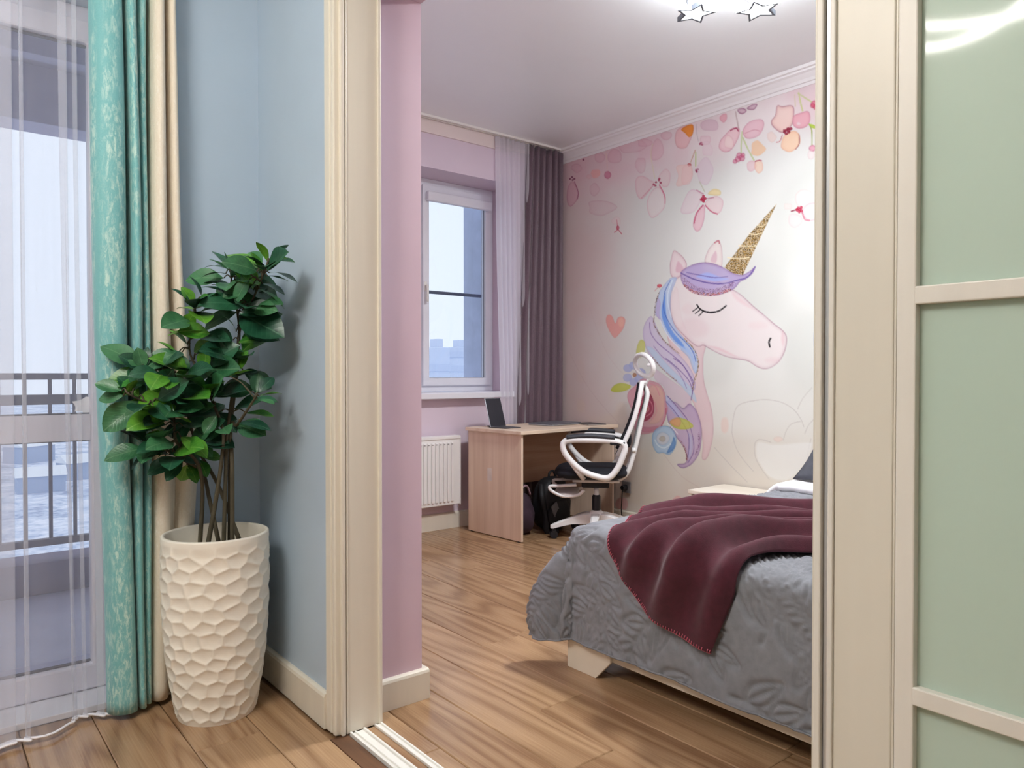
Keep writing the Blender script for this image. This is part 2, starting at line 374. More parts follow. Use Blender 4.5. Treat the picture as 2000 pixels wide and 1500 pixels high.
rl = empty('balcony_railing', (-1.4, 4.28, .225), 0, 'dark grey metal balcony railing with upright bars', 'railing')
RAILM = pm('railing_paint', (96, 98, 118), .5, .02, 5)
box('handrail', (-4.1, 4.255, 1.108), (1.14, 4.305, 1.14), RAILM, rl, .004)
box('middle_rail', (-4.1, 4.268, .985), (1.14, 4.292, 1.035), RAILM, rl, .003)
box('bottom_rail', (-4.1, 4.262, .29), (1.14, 4.298, .325), RAILM, rl, .003)
bar = bmesh.new(); bbox(bar, (-.008, -.009, .325), (.008, .009, 1.11), .002); bme = bpy.data.meshes.new('baluster'); bar.to_mesh(bme); bar.free(); bme.materials.append(RAILM)
x = 1.05
while x > -1.6:
    o = bpy.data.objects.new('baluster', bme); COL.objects.link(o); o.parent = rl; o.location = (x + 1.4, 0, -.225); x -= .105
for x in (1.1, -.62, -2.3): box('railing_post', (x - .02, 4.262, .225), (x + .02, 4.298, 1.11), RAILM, rl, .003)
# the city far below; ground and tower colours include the distance haze
t = NT('snowy_ground'); co = t.n('ShaderNodeTexCoord').outputs['Object']
f = t.math('ADD', t.math('MULTIPLY', t.noise(co, .05, 6, .7), .6), t.math('MULTIPLY', t.noise(co, .35, 4, .7), .4))
t.l(t.ramp(f, [(.36, lin((120, 138, 168))), (.46, lin((190, 203, 226))), (.56, lin((240, 244, 252)))]), t.b.inputs['Base Color']); t.b.inputs['Roughness'].default_value = .9; t.b.inputs['Specular IOR Level'].default_value = .1
g = mesh('ground_snow', [(-900, -200, -42), (1200, -200, -42), (1200, 1500, -42), (-900, 1500, -42)], [(0, 1, 2, 3)], t.m); g['kind'] = 'structure'; g['label'] = 'snow covered ground far below the balcony'
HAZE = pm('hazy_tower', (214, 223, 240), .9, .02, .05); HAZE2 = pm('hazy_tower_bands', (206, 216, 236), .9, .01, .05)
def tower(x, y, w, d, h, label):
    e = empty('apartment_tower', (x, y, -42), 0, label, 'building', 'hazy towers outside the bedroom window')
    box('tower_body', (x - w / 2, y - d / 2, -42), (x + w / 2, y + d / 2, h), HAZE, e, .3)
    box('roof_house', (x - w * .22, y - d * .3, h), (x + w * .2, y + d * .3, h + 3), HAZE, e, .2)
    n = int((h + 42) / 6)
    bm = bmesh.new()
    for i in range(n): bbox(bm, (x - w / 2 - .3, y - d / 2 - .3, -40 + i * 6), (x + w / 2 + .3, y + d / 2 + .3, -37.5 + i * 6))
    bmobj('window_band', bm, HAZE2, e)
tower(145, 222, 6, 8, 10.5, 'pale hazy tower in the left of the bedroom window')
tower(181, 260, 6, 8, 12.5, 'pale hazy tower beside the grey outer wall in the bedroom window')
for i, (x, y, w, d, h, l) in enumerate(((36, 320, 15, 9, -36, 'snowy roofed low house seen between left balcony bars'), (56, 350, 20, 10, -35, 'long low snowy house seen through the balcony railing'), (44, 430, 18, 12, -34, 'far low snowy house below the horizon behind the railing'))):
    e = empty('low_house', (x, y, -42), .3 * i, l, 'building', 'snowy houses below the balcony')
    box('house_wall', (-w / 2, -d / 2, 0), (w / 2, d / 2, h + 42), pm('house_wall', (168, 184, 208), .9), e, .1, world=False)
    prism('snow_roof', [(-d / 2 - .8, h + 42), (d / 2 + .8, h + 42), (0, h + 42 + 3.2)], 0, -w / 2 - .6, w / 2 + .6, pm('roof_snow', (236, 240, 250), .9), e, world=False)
# ---------------------------------------------------------------- sliding door leaf
d2 = sempty('door_2', (1.09, .1, 0), 'cream framed sliding door leaf with frosted green glass')
STILE = pm('door_stile_cream', (206, 200, 186), .38, .012, 4, stretch=(3, 3, .25))
STW = pm('door_bead_cream', (212, 207, 197), .4, .015, 6, stretch=(3, 3, .15), bump=.1, bscale=60)
ALG = pm('brushed_champagne', (196, 198, 200), .3, .02, 6, metal=.6)
X0 = 1.072
def leafstile(y0, y1, flip, name):
    s = 1 if not flip else -1; e = y1 if not flip else y0
    def yy(a, b):
        p, q = e - s * a, e - s * b; return min(p, q), max(p, q)
    o = None
    for a, b, xo, m, nm in ((0, .006, .004, STILE, 'edge_lip'), (.006, .017, -.004, STW, 'handle_rib'), (.017, .027, .004, ALG, 'handle_groove'), (.027, .036, -.004, STW, 'handle_rib'), (.036, .121, .0, STILE, 'stile_face'), (.121, .124, .0015, STILE, 'stile_groove'), (.124, .150, .001, STW, 'glazing_bead')):
        p, q = yy(a, b); box(nm, (X0 + xo, p, .012), (1.108, q, 2.40), m, d2, .0022 if b - a > .008 else .0006)
leafstile(-.38, .594, False, 'a'); leafstile(-.38, .594, True, 'b')
t = NT('frosted_green_glass')
co = t.obj(); t.l(t.ramp(t.noise(co, 1.3), [(.3, lin((196, 212, 198))), (.7, lin((204, 218, 205)))]), t.b.inputs['Base Color'])
t.b.inputs['Roughness'].default_value = .5; t.b.inputs['Specular IOR Level'].default_value = .3
t.b.inputs['Coat Weight'].default_value = .5; t.b.inputs['Coat Roughness'].default_value = .06; t.b.inputs['Coat IOR'].default_value = 1.5
tl = t.n('ShaderNodeBsdfTranslucent'); tl.inputs[0].default_value = lin((204, 220, 206)); mx = t.n('ShaderNodeMixShader'); mx.inputs[0].default_value = .35
t.l(t.b.outputs[0], mx.inputs[1]); t.l(tl.outputs[0], mx.inputs[2]); t.l(mx.outputs[0], t.out.inputs[0])
ZB = [.012, .135, .69, 1.245, 1.80, 2.30]
for i in range(len(ZB) - 1):
    box('frosted_pane', (1.086, -.232, ZB[i] + .006), (1.092, .447, ZB[i + 1] - .006), t.m, d2, 0)
for z in ZB[1:-1]: box('glazing_bar', (1.073, -.232, z - .0125), (1.10, .446, z + .0125), STW, d2, .002)
boxes('door_rail', [((1.073, -.232, .012), (1.106, .446, .06)), ((1.073, -.232, 2.30), (1.106, .446, 2.40))], STILE, d2, .003)
# ---------------------------------------------------------------- lamps
def glow(name, col, strength):
    t = NT(name); e = t.n('ShaderNodeEmission'); e.inputs[0].default_value = (*col, 1); e.inputs[1].default_value = strength; t.l(e.outputs[0], t.out.inputs[0]); return t.m
EM = glow('lit_star_acrylic', (.93, .97, 1.0), 5); EM_FILL_RIM = glow('added_rim_glow', (.93, .97, 1.0), 95); EMR = glow('lit_warm_ring', (1.0, .96, .90), 80); EM_FILL = glow('added_glow_plate', (.95, .985, 1.0), 130)
CHR = pm('satin_chrome', (196, 200, 206), .25, .02, 4, metal=.7)
LC = Vector((2.83, 1.88, 2.90))
sl = empty('star_ceiling_lamp', (LC.x, LC.y, CEIL), 0, 'ceiling lamp with glowing white stars on curved chrome arms', 'ceiling lamp')
lathe('ceiling_plate', [(.20, CEIL - .02), (.215, CEIL - .018), (.22, CEIL - .001)], pm('lamp_white', (240, 240, 240), .4), sl, 32, (LC.x, LC.y, 0))
lathe('added_glow_rim', [(.20, CEIL - .02), (.205, CEIL - .075), (.195, CEIL - .08), (.19, CEIL - .06)], EM_FILL_RIM, sl, 40, (LC.x, LC.y, 0), cap=False)  # glowing rim added out of view to brighten ceiling and upper walls
lathe('added_glow_plate', [(.18, CEIL - .072), (.19, CEIL - .068), (.19, CEIL - .06)], EM_FILL, sl, 32, (LC.x, LC.y, 0))  # glowing disc added out of view, the bedroom's main fill light
def star(name, c, R0, rot, par):
    poly = []
    for k in range(10):
        a = rot + math.pi * k / 5; r = R0 if k % 2 == 0 else R0 * .5; poly.append((c[0] + r * math.cos(a), c[1] + r * math.sin(a)))
    inner = [(c[0] + (p - c[0]) * .80, c[1] + (q - c[1]) * .80) for p, q in poly]; n = 10; V = []; F = []
    for z in (c[2] - .003, c[2] + .020):
        for L in (poly, inner): V += [(p, q, z) for p, q in L]
    for k in range(n):
        m = (k + 1) % n; F += [(k, m, n + m, n + k), (2 * n + m, 2 * n + k, 3 * n + k, 3 * n + m), (m, k, 2 * n + k, 2 * n + m), (n + k, n + m, 3 * n + m, 3 * n + k)]
    o = mesh(name, V, F, pm('grey_star_rim', (92, 97, 106), .4, .02, 4), par)
    prism('star_diffuser', [(c[0] + (p - c[0]) * .79, c[1] + (q - c[1]) * .79) for p, q in poly], 2, c[2] - .001, c[2] + .018, EM, o, 0)
    return o
SP = [((2.872, 2.185, 2.828), .10, .35), ((3.085, 1.985, 2.833), .105, 1.0), ((3.04, 1.63, 2.833), .1, .2), ((2.66, 1.60, 2.828), .105, .7), ((2.52, 1.98, 2.833), .1, 1.3)]
for c, r0, ro in SP:
    st = star('star_shade', c, r0, ro, sl)
    d = Vector((c[0] - LC.x, c[1] - LC.y, 0)); s = Vector((-d.y, d.x, 0)) * .35
    P = crom([(LC.x + d.x * .1, LC.y + d.y * .1, 2.935), tuple(Vector((LC.x, LC.y, 2.91)) + d * .45 + s), (c[0] + s.x * .4, c[1] + s.y * .4, 2.885), (c[0], c[1], c[2] + .03)], 8)
    tube('arm', P, .008, CHR, sl)
# living room ring lamp (seen mirrored in the green glass)
RC = Vector((-.67, 1.1, 2.46))
rlamp = empty('ring_pendant_lamp', (RC.x, RC.y, CEIL), 0, 'white double ring pendant lamp mirrored in the green glass', 'pendant lamp')
lathe('ceiling_plate', [(.10, CEIL - .04), (.12, CEIL - .035), (.125, CEIL - .001)], pm('lamp_white', (240, 240, 240), .4), rlamp, 28, (RC.x, RC.y, 0))
for k, (rad, tilt, az, dz) in enumerate(((.34, .22, .3, .0), (.29, -.30, 1.2, .03))):
    M = Matrix.Translation(RC + Vector((0, 0, dz))) @ Matrix.Rotation(az, 4, 'Z') @ Matrix.Rotation(tilt, 4, 'X')
    P = [M @ Vector((rad * math.cos(a), rad * math.sin(a), 0)) for a in np.linspace(0, 2 * math.pi, 64, endpoint=False)]
    ring = tube('light_ring', P, .014, EMR, rlamp, 8, True)
    for j in (0, 21, 42): tube('cable', [P[j], (RC.x, RC.y, CEIL - .03)], .0012, CHR, rlamp, 5)

# ---------------------------------------------------------------- curtains
def sheet(name, plan, z0, z1, mat, parent, nz=60, n=6, shape=None, thick=0):
    P = np.array(crom(plan, n)); Z = np.linspace(z0, z1, nz)
    G = np.zeros((len(P), nz, 3)); G[:, :, 0] = P[:, None, 0]; G[:, :, 1] = P[:, None, 1]; G[:, :, 2] = Z[None]
    if shape is not None: G = shape(G, np.linspace(0, 1, len(P))[:, None], ((Z - z0) / (z1 - z0))[None])
    o = npmesh(name, G, mat, parent)
    if thick:
        md = o.modifiers.new('thickness', 'SOLIDIFY'); md.thickness = thick; md.offset = 0
    return o
def sheermat(name, alpha, col):
    t = NT(name); tr_ = t.n('ShaderNodeBsdfTransparent'); tl = t.n('ShaderNodeBsdfTranslucent'); df = t.n('ShaderNodeBsdfDiffuse')
    tl.inputs[0].default_value = lin(col); df.inputs[0].default_value = lin(col); a = t.n('ShaderNodeMixShader'); a.inputs[0].default_value = .5
    t.l(tl.outputs[0], a.inputs[1]); t.l(df.outputs[0], a.inputs[2]); b = t.n('ShaderNodeMixShader')
    w = t.noise(t.map(t.obj(), (1, 1, .02)), 90, 2); t.val(b.inputs[0], t.math('ADD', t.math('MULTIPLY', w, .06), alpha - .03))
    t.l(tr_.outputs[0], b.inputs[1]); t.l(a.outputs[0], b.inputs[2]); t.l(b.outputs[0], t.out.inputs[0]); return t.m
# sheer at the balcony door: Z folds where the cloth overlaps
plan = []
folds = [(-.95, .03), (-.80, .02), (-.66, .03), (-.50, .02), (-.36, .035), (-.22, .02), (-.08, .03), (.05, .02), (.205, .036), (.262, .008), (.364, .022), (.404, .010), (.455, .016)]
x = -1.1; plan.append((x, 2.74))
for i, (xf, w) in enumerate(folds):
    plan += [(xf - .012, 2.742), (xf + w * .9, 2.728), (xf + w, 2.735), (xf + w * .5, 2.742), (xf, 2.75), (xf + .004, 2.757), (xf + w, 2.748)]
plan.append((.51, 2.74))
def sheer_shape(G, u, v):
    k = (1 - v) ** 2
    G[:, :, 0] += k * (.035 * np.sin(G[:, :, 0] * 23) * .4 + .02 * (u > .8)); G[:, :, 1] += k * (.05 * np.sin(G[:, :, 0] * 31 + 1) * .55 - .015 - .07 * np.clip((.40 - G[:, :, 0]) / .2, 0, 1))
    return G
SH = empty('sheer_curtain', (-.3, 2.74, 0), 0, 'sheer white curtain hanging in loose folds over the balcony door', 'curtain')
so = sheet('sheer_cloth', plan, .018, 2.93, sheermat('white_sheer', .25, (244, 244, 252)), SH, 50, 5, sheer_shape)
mv = np.array([tuple(wm(so) @ v.co) for v in so.data.vertices]).reshape(-1, 50, 3)[:, 0]
tube('weighted_hem', [tuple(p) for p in mv], .0045, pm('hem_white', (238, 236, 240), .8), SH, 6)
# teal and cream curtains
def fleck(name, base, light, dark, sc=(16, 16, 3.2), th=(.52, .66)):
    t = NT(name); co = t.obj(); n1 = t.noise(t.map(co, sc), 6, 5, .75, .6); band = t.noise(t.map(co, (9, 9, .5)), 3, 1)
    f = t.math('MULTIPLY', t.ramp(n1, [(th[0], (0, 0, 0, 1)), (th[1], (1, 1, 1, 1))]), t.ramp(band, [(.34, (0, 0, 0, 1)), (.58, (1, 1, 1, 1))]))
    fine = t.noise(co, 260, 2)
    c = t.mix(fine, lin(dark), lin(base)); c = t.mix(t.math('MULTIPLY', f, .8), c, lin(light))
    t.l(c, t.b.inputs['Base Color']); t.val(t.b.inputs['Roughness'], t.math('SUBTRACT', .62, t.math('MULTIPLY', f, .28))); t.b.inputs['Specular IOR Level'].default_value = .5
    t.b.inputs['Sheen Weight'].default_value = .25; t.bump(t.math('ADD', n1, fine), .15, .002); return t.m
TEAL = fleck('teal_jacquard', (130, 190, 190), (204, 228, 214), (100, 168, 170), (16, 16, 4.5), (.47, .62))
CRM = fleck('cream_jacquard', (240, 230, 212), (250, 244, 232), (228, 214, 192), (20, 20, 8), (.5, .7))
tp = [(.452, 2.78), (.441, 2.745), (.440, 2.71), (.456, 2.678), (.482, 2.664), (.510, 2.664), (.530, 2.682), (.540, 2.73), (.545, 2.775), (.5495, 2.73), (.554, 2.69), (.566, 2.674), (.580, 2.684), (.588, 2.715), (.591, 2.745), (.595, 2.722), (.604, 2.705), (.616, 2.708), (.625, 2.74), (.630, 2.775)]
def teal_shape(G, u, v):
    k = (1 - v); cx = .54
    G[:, :, 0] += k ** 1.2 * (1 - u) * .052 + .004 * np.sin(v * 9 + u * 5) ; G[:, :, 1] += .005 * np.sin(v * 6 + u * 11) * k
    top = np.clip((v - .9) / .1, 0, 1); G[:, :, 0] += -top * (G[:, :, 0] - cx) * .05
    return G
o = sheet('teal_curtain', tp, .022, 2.93, TEAL, None, 70, 6, teal_shape, .0016); tag(o, 'teal jacquard curtain bunched in folds beside the sheer', 'curtain')
cp = [(.634, 2.785), (.634, 2.74), (.640, 2.705), (.655, 2.690), (.668, 2.698), (.676, 2.735), (.679, 2.768), (.683, 2.735), (.690, 2.712), (.702, 2.712), (.710, 2.745), (.713, 2.788)]
def cream_shape(G, u, v):
    k = (1 - v); w = .028 * np.sin(np.clip(k * 1.25, 0, 1) * math.pi / 2) + .05 * np.exp(-((v - .28) / .16) ** 2)
    G[:, :, 0] += u * w - (1 - u) * .012 * k; 
    lo = np.clip((.42 - v) / .1, 0, 1) * u; G[:, :, 1] = G[:, :, 1] * (1 - lo * .75) + 2.775 * lo * .75
    return G
o = sheet('cream_curtain', cp, .02, 2.93, CRM, None, 70, 6, cream_shape, .0016); tag(o, 'cream jacquard curtain hanging between the teal curtain and the blue wall', 'curtain')
rod = tube('curtain_rail', [(-1.25, 2.735, 2.945), (.80, 2.735, 2.945)], .012, ALU); tag(rod, 'white ceiling rail carrying the balcony curtains', 'curtain rail')
# bedroom curtains
def wave(x0, x1, y, amp, n, seed):
    rr = random.Random(seed); P = []; N = n * 4
    for i in range(N + 1):
        P.append((x0 + (x1 - x0) * i / N + rr.uniform(-.003, .003), y + amp * math.sin(i * math.pi / 2 + .4) * rr.uniform(.7, 1.1)))
    return P
def bs(G, u, v):
    k = (1 - v) ** .8; G[:, :, 0] += k * (1 - u) * .05 + k * .02 * np.sin(v * 5) * (1 - u); return G
BSH = empty('bedroom_sheer_curtain', (3.6, 4.47, 0), 0, 'white sheer curtain gathered beside the bedroom window', 'curtain')
sheet('sheer_cloth', wave(3.468, 3.81, 4.494, .014, 7, 2), .01, 2.95, sheermat('bedroom_sheer', .70, (248, 246, 252)), BSH, 30, 4, bs)
sheet('header_tape', wave(3.468, 3.81, 4.492, .014, 7, 2), 2.87, 2.952, sheermat('header_white', .85, (236, 232, 236)), BSH, 3, 4)
t = NT('mauve_satin'); co = t.obj(); t.l(t.ramp(t.noise(co, 220, 2), [(.3, lin((88, 70, 80))), (.7, lin((112, 92, 102)))]), t.b.inputs['Base Color']); t.b.inputs['Roughness'].default_value = .48; t.b.inputs['Sheen Weight'].default_value = .3
def ms(G, u, v):
    k = (1 - v); G[:, :, 0] += -k * (1 - u) * .15 + np.where(v > .97, 0, 0); G[:, :, 2] += -.012 * np.abs(np.sin(u * 25)) * (v > .985); return G
o = sheet('mauve_curtain', wave(3.785, 4.160, 4.478, .020, 6, 5), .012, 2.95, t.m, None, 40, 6, ms, .0015); tag(o, 'dark mauve curtain hanging in the bedroom corner by the mural', 'curtain')
# ---------------------------------------------------------------- radiator
rd = empty('radiator', (2.65, 4.45, 0), 0, 'white panel radiator under the bedroom window', 'radiator')
RADM = pm('radiator_enamel', (240, 240, 238), .3, .01, 4)
a0, a1 = 2.15, 3.095
box('radiator_body', (a0, 4.43, .19), (a1, 4.50, .675), RADM, rd, .006)
bm = bmesh.new(); n = int((a1 - a0 - .05) / .0333)
for i in range(n):
    xx = a0 + .025 + i * .0333; bbox(bm, (xx + .006, 4.418, .215), (xx + .0275, 4.432, .645), .006, 2)
bmobj('radiator_flutes', bm, RADM, rd)
box('top_grille', (a0 - .004, 4.424, .665), (a1 + .004, 4.502, .69), RADM, rd, .005)
bm = bmesh.new()
for i in range(n): bbox(bm, (a0 + .03 + i * .0333, 4.4165, .628), (a0 + .043 + i * .0333, 4.4185, .634))
bmobj('top_slots', bm, pm('slot_grey', (150, 150, 150), .6), rd)['kind'] = 'stuff'
box('side_panel', (a1, 4.424, .185), (a1 + .004, 4.502, .68), RADM, rd, .002)
for xx in (2.3, 2.9): box('wall_bracket', (xx, 4.50, .3), (xx + .03, 4.528, .6), RADM, rd, .002)
for xx in (2.2, 2.25): box('pipe', (xx, 4.46, .0), (xx + .015, 4.475, .19), RADM, rd, .004)
# ---------------------------------------------------------------- desk
DOAK = wood('pale_oak_laminate', (208, 180, 156), (238, 216, 194), 'Z', 6, .45, .5, .06)
DTOP = wood('pale_oak_top', (214, 188, 162), (240, 220, 198), 'X', 5, .4, .5, .06)
dk = empty('desk', (3.164, 3.814, 0), R(4), 'pale oak writing desk in the corner under the mauve curtain', 'desk')
W_ = dict(world=False)
box('side_panel', (0, 0, .006), (.018, .555, .728), DOAK, dk, .001, **W_)
box('side_panel', (.955, .0, .006), (.973, .555, .728), DOAK, dk, .001, **W_)
box('table_top', (-.022, -.022, .728), (.996, .565, .752), DTOP, dk, .003, **W_)
box('modesty_panel', (.018, .36, .33), (.955, .376, .728), wood('desk_back', (176, 138, 112), (206, 172, 146), 'X', 6, .5, .5, .06), dk, .001, **W_)
for p in ((.009, .03), (.009, .52), (.964, .03), (.964, .52)): lathe('foot', [(.012, 0), (.012, .007)], pm('black_plastic', (26, 26, 30), .45), dk, 10, (p[0], p[1], 0), False)
box('label_sticker', (-.0008, .30, .385), (.0002, .345, .475), pm('sticker_paper', (224, 214, 206), .6), dk, 0, **W_)
# tablet on a keyboard stand
tb = empty('tablet', (3.275, 4.205, .752), R(3), 'dark tablet propped upright on its keyboard cover on the desk', 'tablet')
BLK = pm('matte_black', (34, 34, 38), .4, .04, 8); SIL = pm('silver_metal', (176, 178, 184), .35, .02, 6, metal=.5)
Mt = Matrix.Translation((0, 0, .004)) @ Matrix.Rotation(R(-18), 4, 'X')
bm = bmesh.new(); bbox(bm, (-.075, 0, 0), (.075, .007, .215), .003, 2, Mt); bmobj('tablet_back', bm, SIL, tb, False, False)
bm = bmesh.new(); bbox(bm, (-.071, -.0012, .004), (.071, 0, .211), .0005, 1, Mt); bmobj('screen', bm, pm('dark_screen', (44, 44, 50), .3), tb, False, False)
bm = bmesh.new(); bbox(bm, (-.075, -.16, .0005), (.075, .02, .006), .002); bmobj('keyboard_cover', bm, pm('graphite_cover', (70, 68, 72), .6), tb, False, False)
bm = bmesh.new(); bbox(bm, (-.05, .01, .003), (.05, .07, .012), .003); bmobj('stand_hinge', bm, BLK, tb, False, False)
lp = empty('laptop', (3.78, 4.16, .752), R(8), 'closed grey laptop lying flat on the desk below the mauve curtain', 'laptop')
box('laptop_base', (-.17, -.12, .002), (.17, .12, .011), SIL, lp, .004, **W_); box('laptop_lid', (-.17, -.12, .0115), (.17, .12, .018), pm('grey_lid', (112, 114, 122), .4, .03, 5, metal=.4), lp, .004, **W_)
nb = empty('notebook', (4.01, 4.02, .7525), R(-12), 'thin dark notebook beside the closed laptop', 'notebook')
box('cover', (-.08, -.11, 0), (.08, .11, .002), BLK, nb, .0005, **W_); box('page_block', (-.078, -.108, .002), (.077, .108, .006), pm('page_white', (214, 212, 206), .8), nb, .0005, **W_); box('cover', (-.08, -.11, .006), (.08, .11, .008), BLK, nb, .0005, **W_)
# ---------------------------------------------------------------- bags under the desk
def blob(name, c, h, mat, par, e=3.2, rz=0, nn=20, sag=.0):
    V = []; P = np.zeros((nn * 2, nn + 1, 3))
    for i in range(nn * 2):
        for j in range(nn + 1):
            th = 2 * math.pi * i / (nn * 2); ph = -math.pi / 2 + math.pi * j / nn
            f = lambda w, m: math.copysign(abs(w) ** (2 / m), w)
            x = h[0] * f(math.cos(ph), e) * f(math.cos(th), e); y = h[1] * f(math.cos(ph), e) * f(math.sin(th), e); z = h[2] * f(math.sin(ph), e)
            w = 1 + sag * math.sin(3 * th + 2 * ph) + sag * .6 * math.sin(7 * th + 5 * z / h[2]); x *= w; y *= w
            if z > 0: x *= 1 - .18 * z / h[2]; y *= 1 - .25 * z / h[2]
            P[i, j] = (c[0] + x * math.cos(rz) - y * math.sin(rz), c[1] + x * math.sin(rz) + y * math.cos(rz), c[2] + z)
    return npmesh(name, P, mat, par, True, True)
BAG = pm('black_nylon', (22, 22, 26), .6, .1, 30, bump=.2, bscale=200)
bp = empty('backpack', (3.66, 4.06, 0), 0, 'black backpack standing on the floor under the desk', 'backpack')
blob('bag_body', (3.66, 4.06, .19), (.16, .10, .19), BAG, bp, 3.2, R(10), 18, .03)
blob('front_pocket', (3.645, 3.965, .12), (.12, .035, .10), BAG, bp, 3.4, R(10), 12, .03)
tube('carry_loop', crom([(3.62, 4.05, .37), (3.63, 4.05, .41), (3.67, 4.055, .42), (3.70, 4.06, .375)], 5), .009, BAG, bp)
tube('strap', crom([(3.55, 4.05, .33), (3.51, 4.0, .26), (3.52, 3.97, .12), (3.50, 3.93, .012), (3.58, 3.90, .012)], 6), .013, BAG, bp, 8, False, 1.6)
Mp = Matrix.Translation((3.575, 3.925, .165)) @ Matrix.Rotation(R(10), 4, 'Z') @ Matrix.Rotation(R(-28), 4, 'Y')
box('grey_patch', (-.035, -.004, -.045), (.035, .004, .045), pm('grey_patch', (112, 112, 116), .6), bp, .002, M=Mp)
tg = empty('cloth_bag', (3.33, 4.06, 0), 0, 'slumped dark plum cloth bag beside the black backpack', 'bag')
PLUM = pm('plum_cloth', (58, 42, 54), .8, .12, 12, bump=.3, bscale=60)
blob('bag_body', (3.325, 4.05, .15), (.12, .11, .15), PLUM, tg, 2.6, 0, 18, .06)
tube('handle', crom([(3.30, 4.0, .27), (3.31, 3.99, .33), (3.36, 3.99, .345), (3.40, 4.0, .28)], 5), .008, pm('handle_mauve', (150, 120, 130), .7), tg)
# socket on the mural wall
sk = empty('power_socket', (4.19, 3.80, .28), 0, 'grey wall socket with a black plug beside the desk', 'socket')
box('face_plate', (4.176, 3.757, .237), (4.189, 3.843, .323), pm('socket_grey', (120, 118, 120), .4), sk, .004)
bm = bmesh.new(); bmesh.ops.create_cone(bm, segments=20, cap_ends=True, radius1=.022, radius2=.017, depth=.04, matrix=Matrix.Translation((4.155, 3.80, .28)) @ Matrix.Rotation(R(-90), 4, 'Y')); bmobj('plug', bm, BLK, sk)
tube('cord', crom([(4.14, 3.80, .27), (4.135, 3.80, .2), (4.15, 3.82, .1), (4.16, 3.80, .015), (4.16, 3.70, .008)], 6), .004, BLK, sk)
# ---------------------------------------------------------------- office chair (local x = forward, z up)
ch = empty('office_chair', (3.69, 3.63, 0), R(133), 'white and black office chair with headrest and footrest, turned sideways at the desk', 'office chair')
CW = pm('white_nylon', (240, 240, 240), .35, .01, 6); CB = pm('black_mesh_fabric', (20, 22, 32), .75, .15, 120, bump=.3, bscale=300); CG = pm('dark_grey_pad', (58, 60, 66), .5)
def sq(name, c, h, mat, par, e1=2.6, e2=3.5, nn=16, dish=0):
    P = np.zeros((nn * 2, nn + 1, 3))
    f = lambda w, m: math.copysign(abs(w) ** (2 / m), w)
    for i in range(nn * 2):
        for j in range(nn + 1):
            th = 2 * math.pi * i / (nn * 2); ph = -math.pi / 2 + math.pi * j / nn
            x = h[0] * f(math.cos(ph), e1) * f(math.cos(th), e2); y = h[1] * f(math.cos(ph), e1) * f(math.sin(th), e2); z = h[2] * f(math.sin(ph), e1)
            if z > 0: z -= dish * max(0, 1 - (x / h[0]) ** 2 - (y / h[1]) ** 2)
            P[i, j] = (c[0] + x, c[1] + y, c[2] + z)
    M = wm(par); Q = P.reshape(-1, 3) @ np.array(M)[:3, :3].T + np.array(M)[:3, 3]
    return npmesh(name, Q.reshape(P.shape), mat, par, True, True)
sq('seat', (.035, 0, .465), (.25, .245, .055), CB, ch, 2.4, 4, 18, .015)
box('seat_plate', (-.16, -.12, .395), (.16, .12, .415), CW, ch, .006, **W_)
box('tilt_mechanism', (-.09, -.06, .35), (.10, .06, .397), BLK, ch, .01, **W_)
lathe('gas_lift', [(.017, .22), (.017, .36)], CW, ch, 16, (0, 0, 0), False); lathe('lift_sleeve', [(.027, .10), (.029, .12), (.029, .285), (.024, .295)], BLK, ch, 18, (0, 0, 0), False)
hub = lathe('base_hub', [(.045, .075), (.055, .09), (.052, .17), (.034, .19)], CW, ch, 24, (0, 0, 0), False)
for k in range(5):
    a = R(14 + 72 * k); u = Vector((math.cos(a), math.sin(a), 0)); s = Vector((-u.y, u.x, 0)); V = []; F = []
    prof = [(.03, .030, .095, .175), (.10, .028, .100, .165), (.18, .024, .098, .145), (.26, .020, .082, .117), (.305, .018, .070, .100), (.322, .012, .070, .092)]
    for (d, w, zl, zh) in prof:
        for q, z in ((-w, zl), (w, zl), (w, zh - .006), (w * .6, zh), (-w * .6, zh), (-w, zh - .006)): p = u * d + s * q; V.append((p.x, p.y, z))
    n = 6
    for i in range(len(prof) - 1):
        for j in range(n): F.append((i * n + j, i * n + (j + 1) % n, (i + 1) * n + (j + 1) % n, (i + 1) * n + j))
    F += [tuple(range(n))[::-1], tuple(range((len(prof) - 1) * n, len(prof) * n))]
    mesh('base_leg', V, F, CW, ch, False, False)
    c = u * .30; bm = bmesh.new()
    for q in (-.013, .013):
        bmesh.ops.create_cone(bm, segments=18, cap_ends=True, radius1=.027, radius2=.027, depth=.016, matrix=Matrix.Translation((c.x + s.x * q, c.y + s.y * q, .028)) @ Matrix.Rotation(a, 4, 'Z') @ Matrix.Rotation(R(90), 4, 'X'))
    bbox(bm, (c.x - .012, c.y - .012, .03), (c.x + .012, c.y + .012, .072), .003)
    bmobj('caster', bm, BLK, ch, False, False)
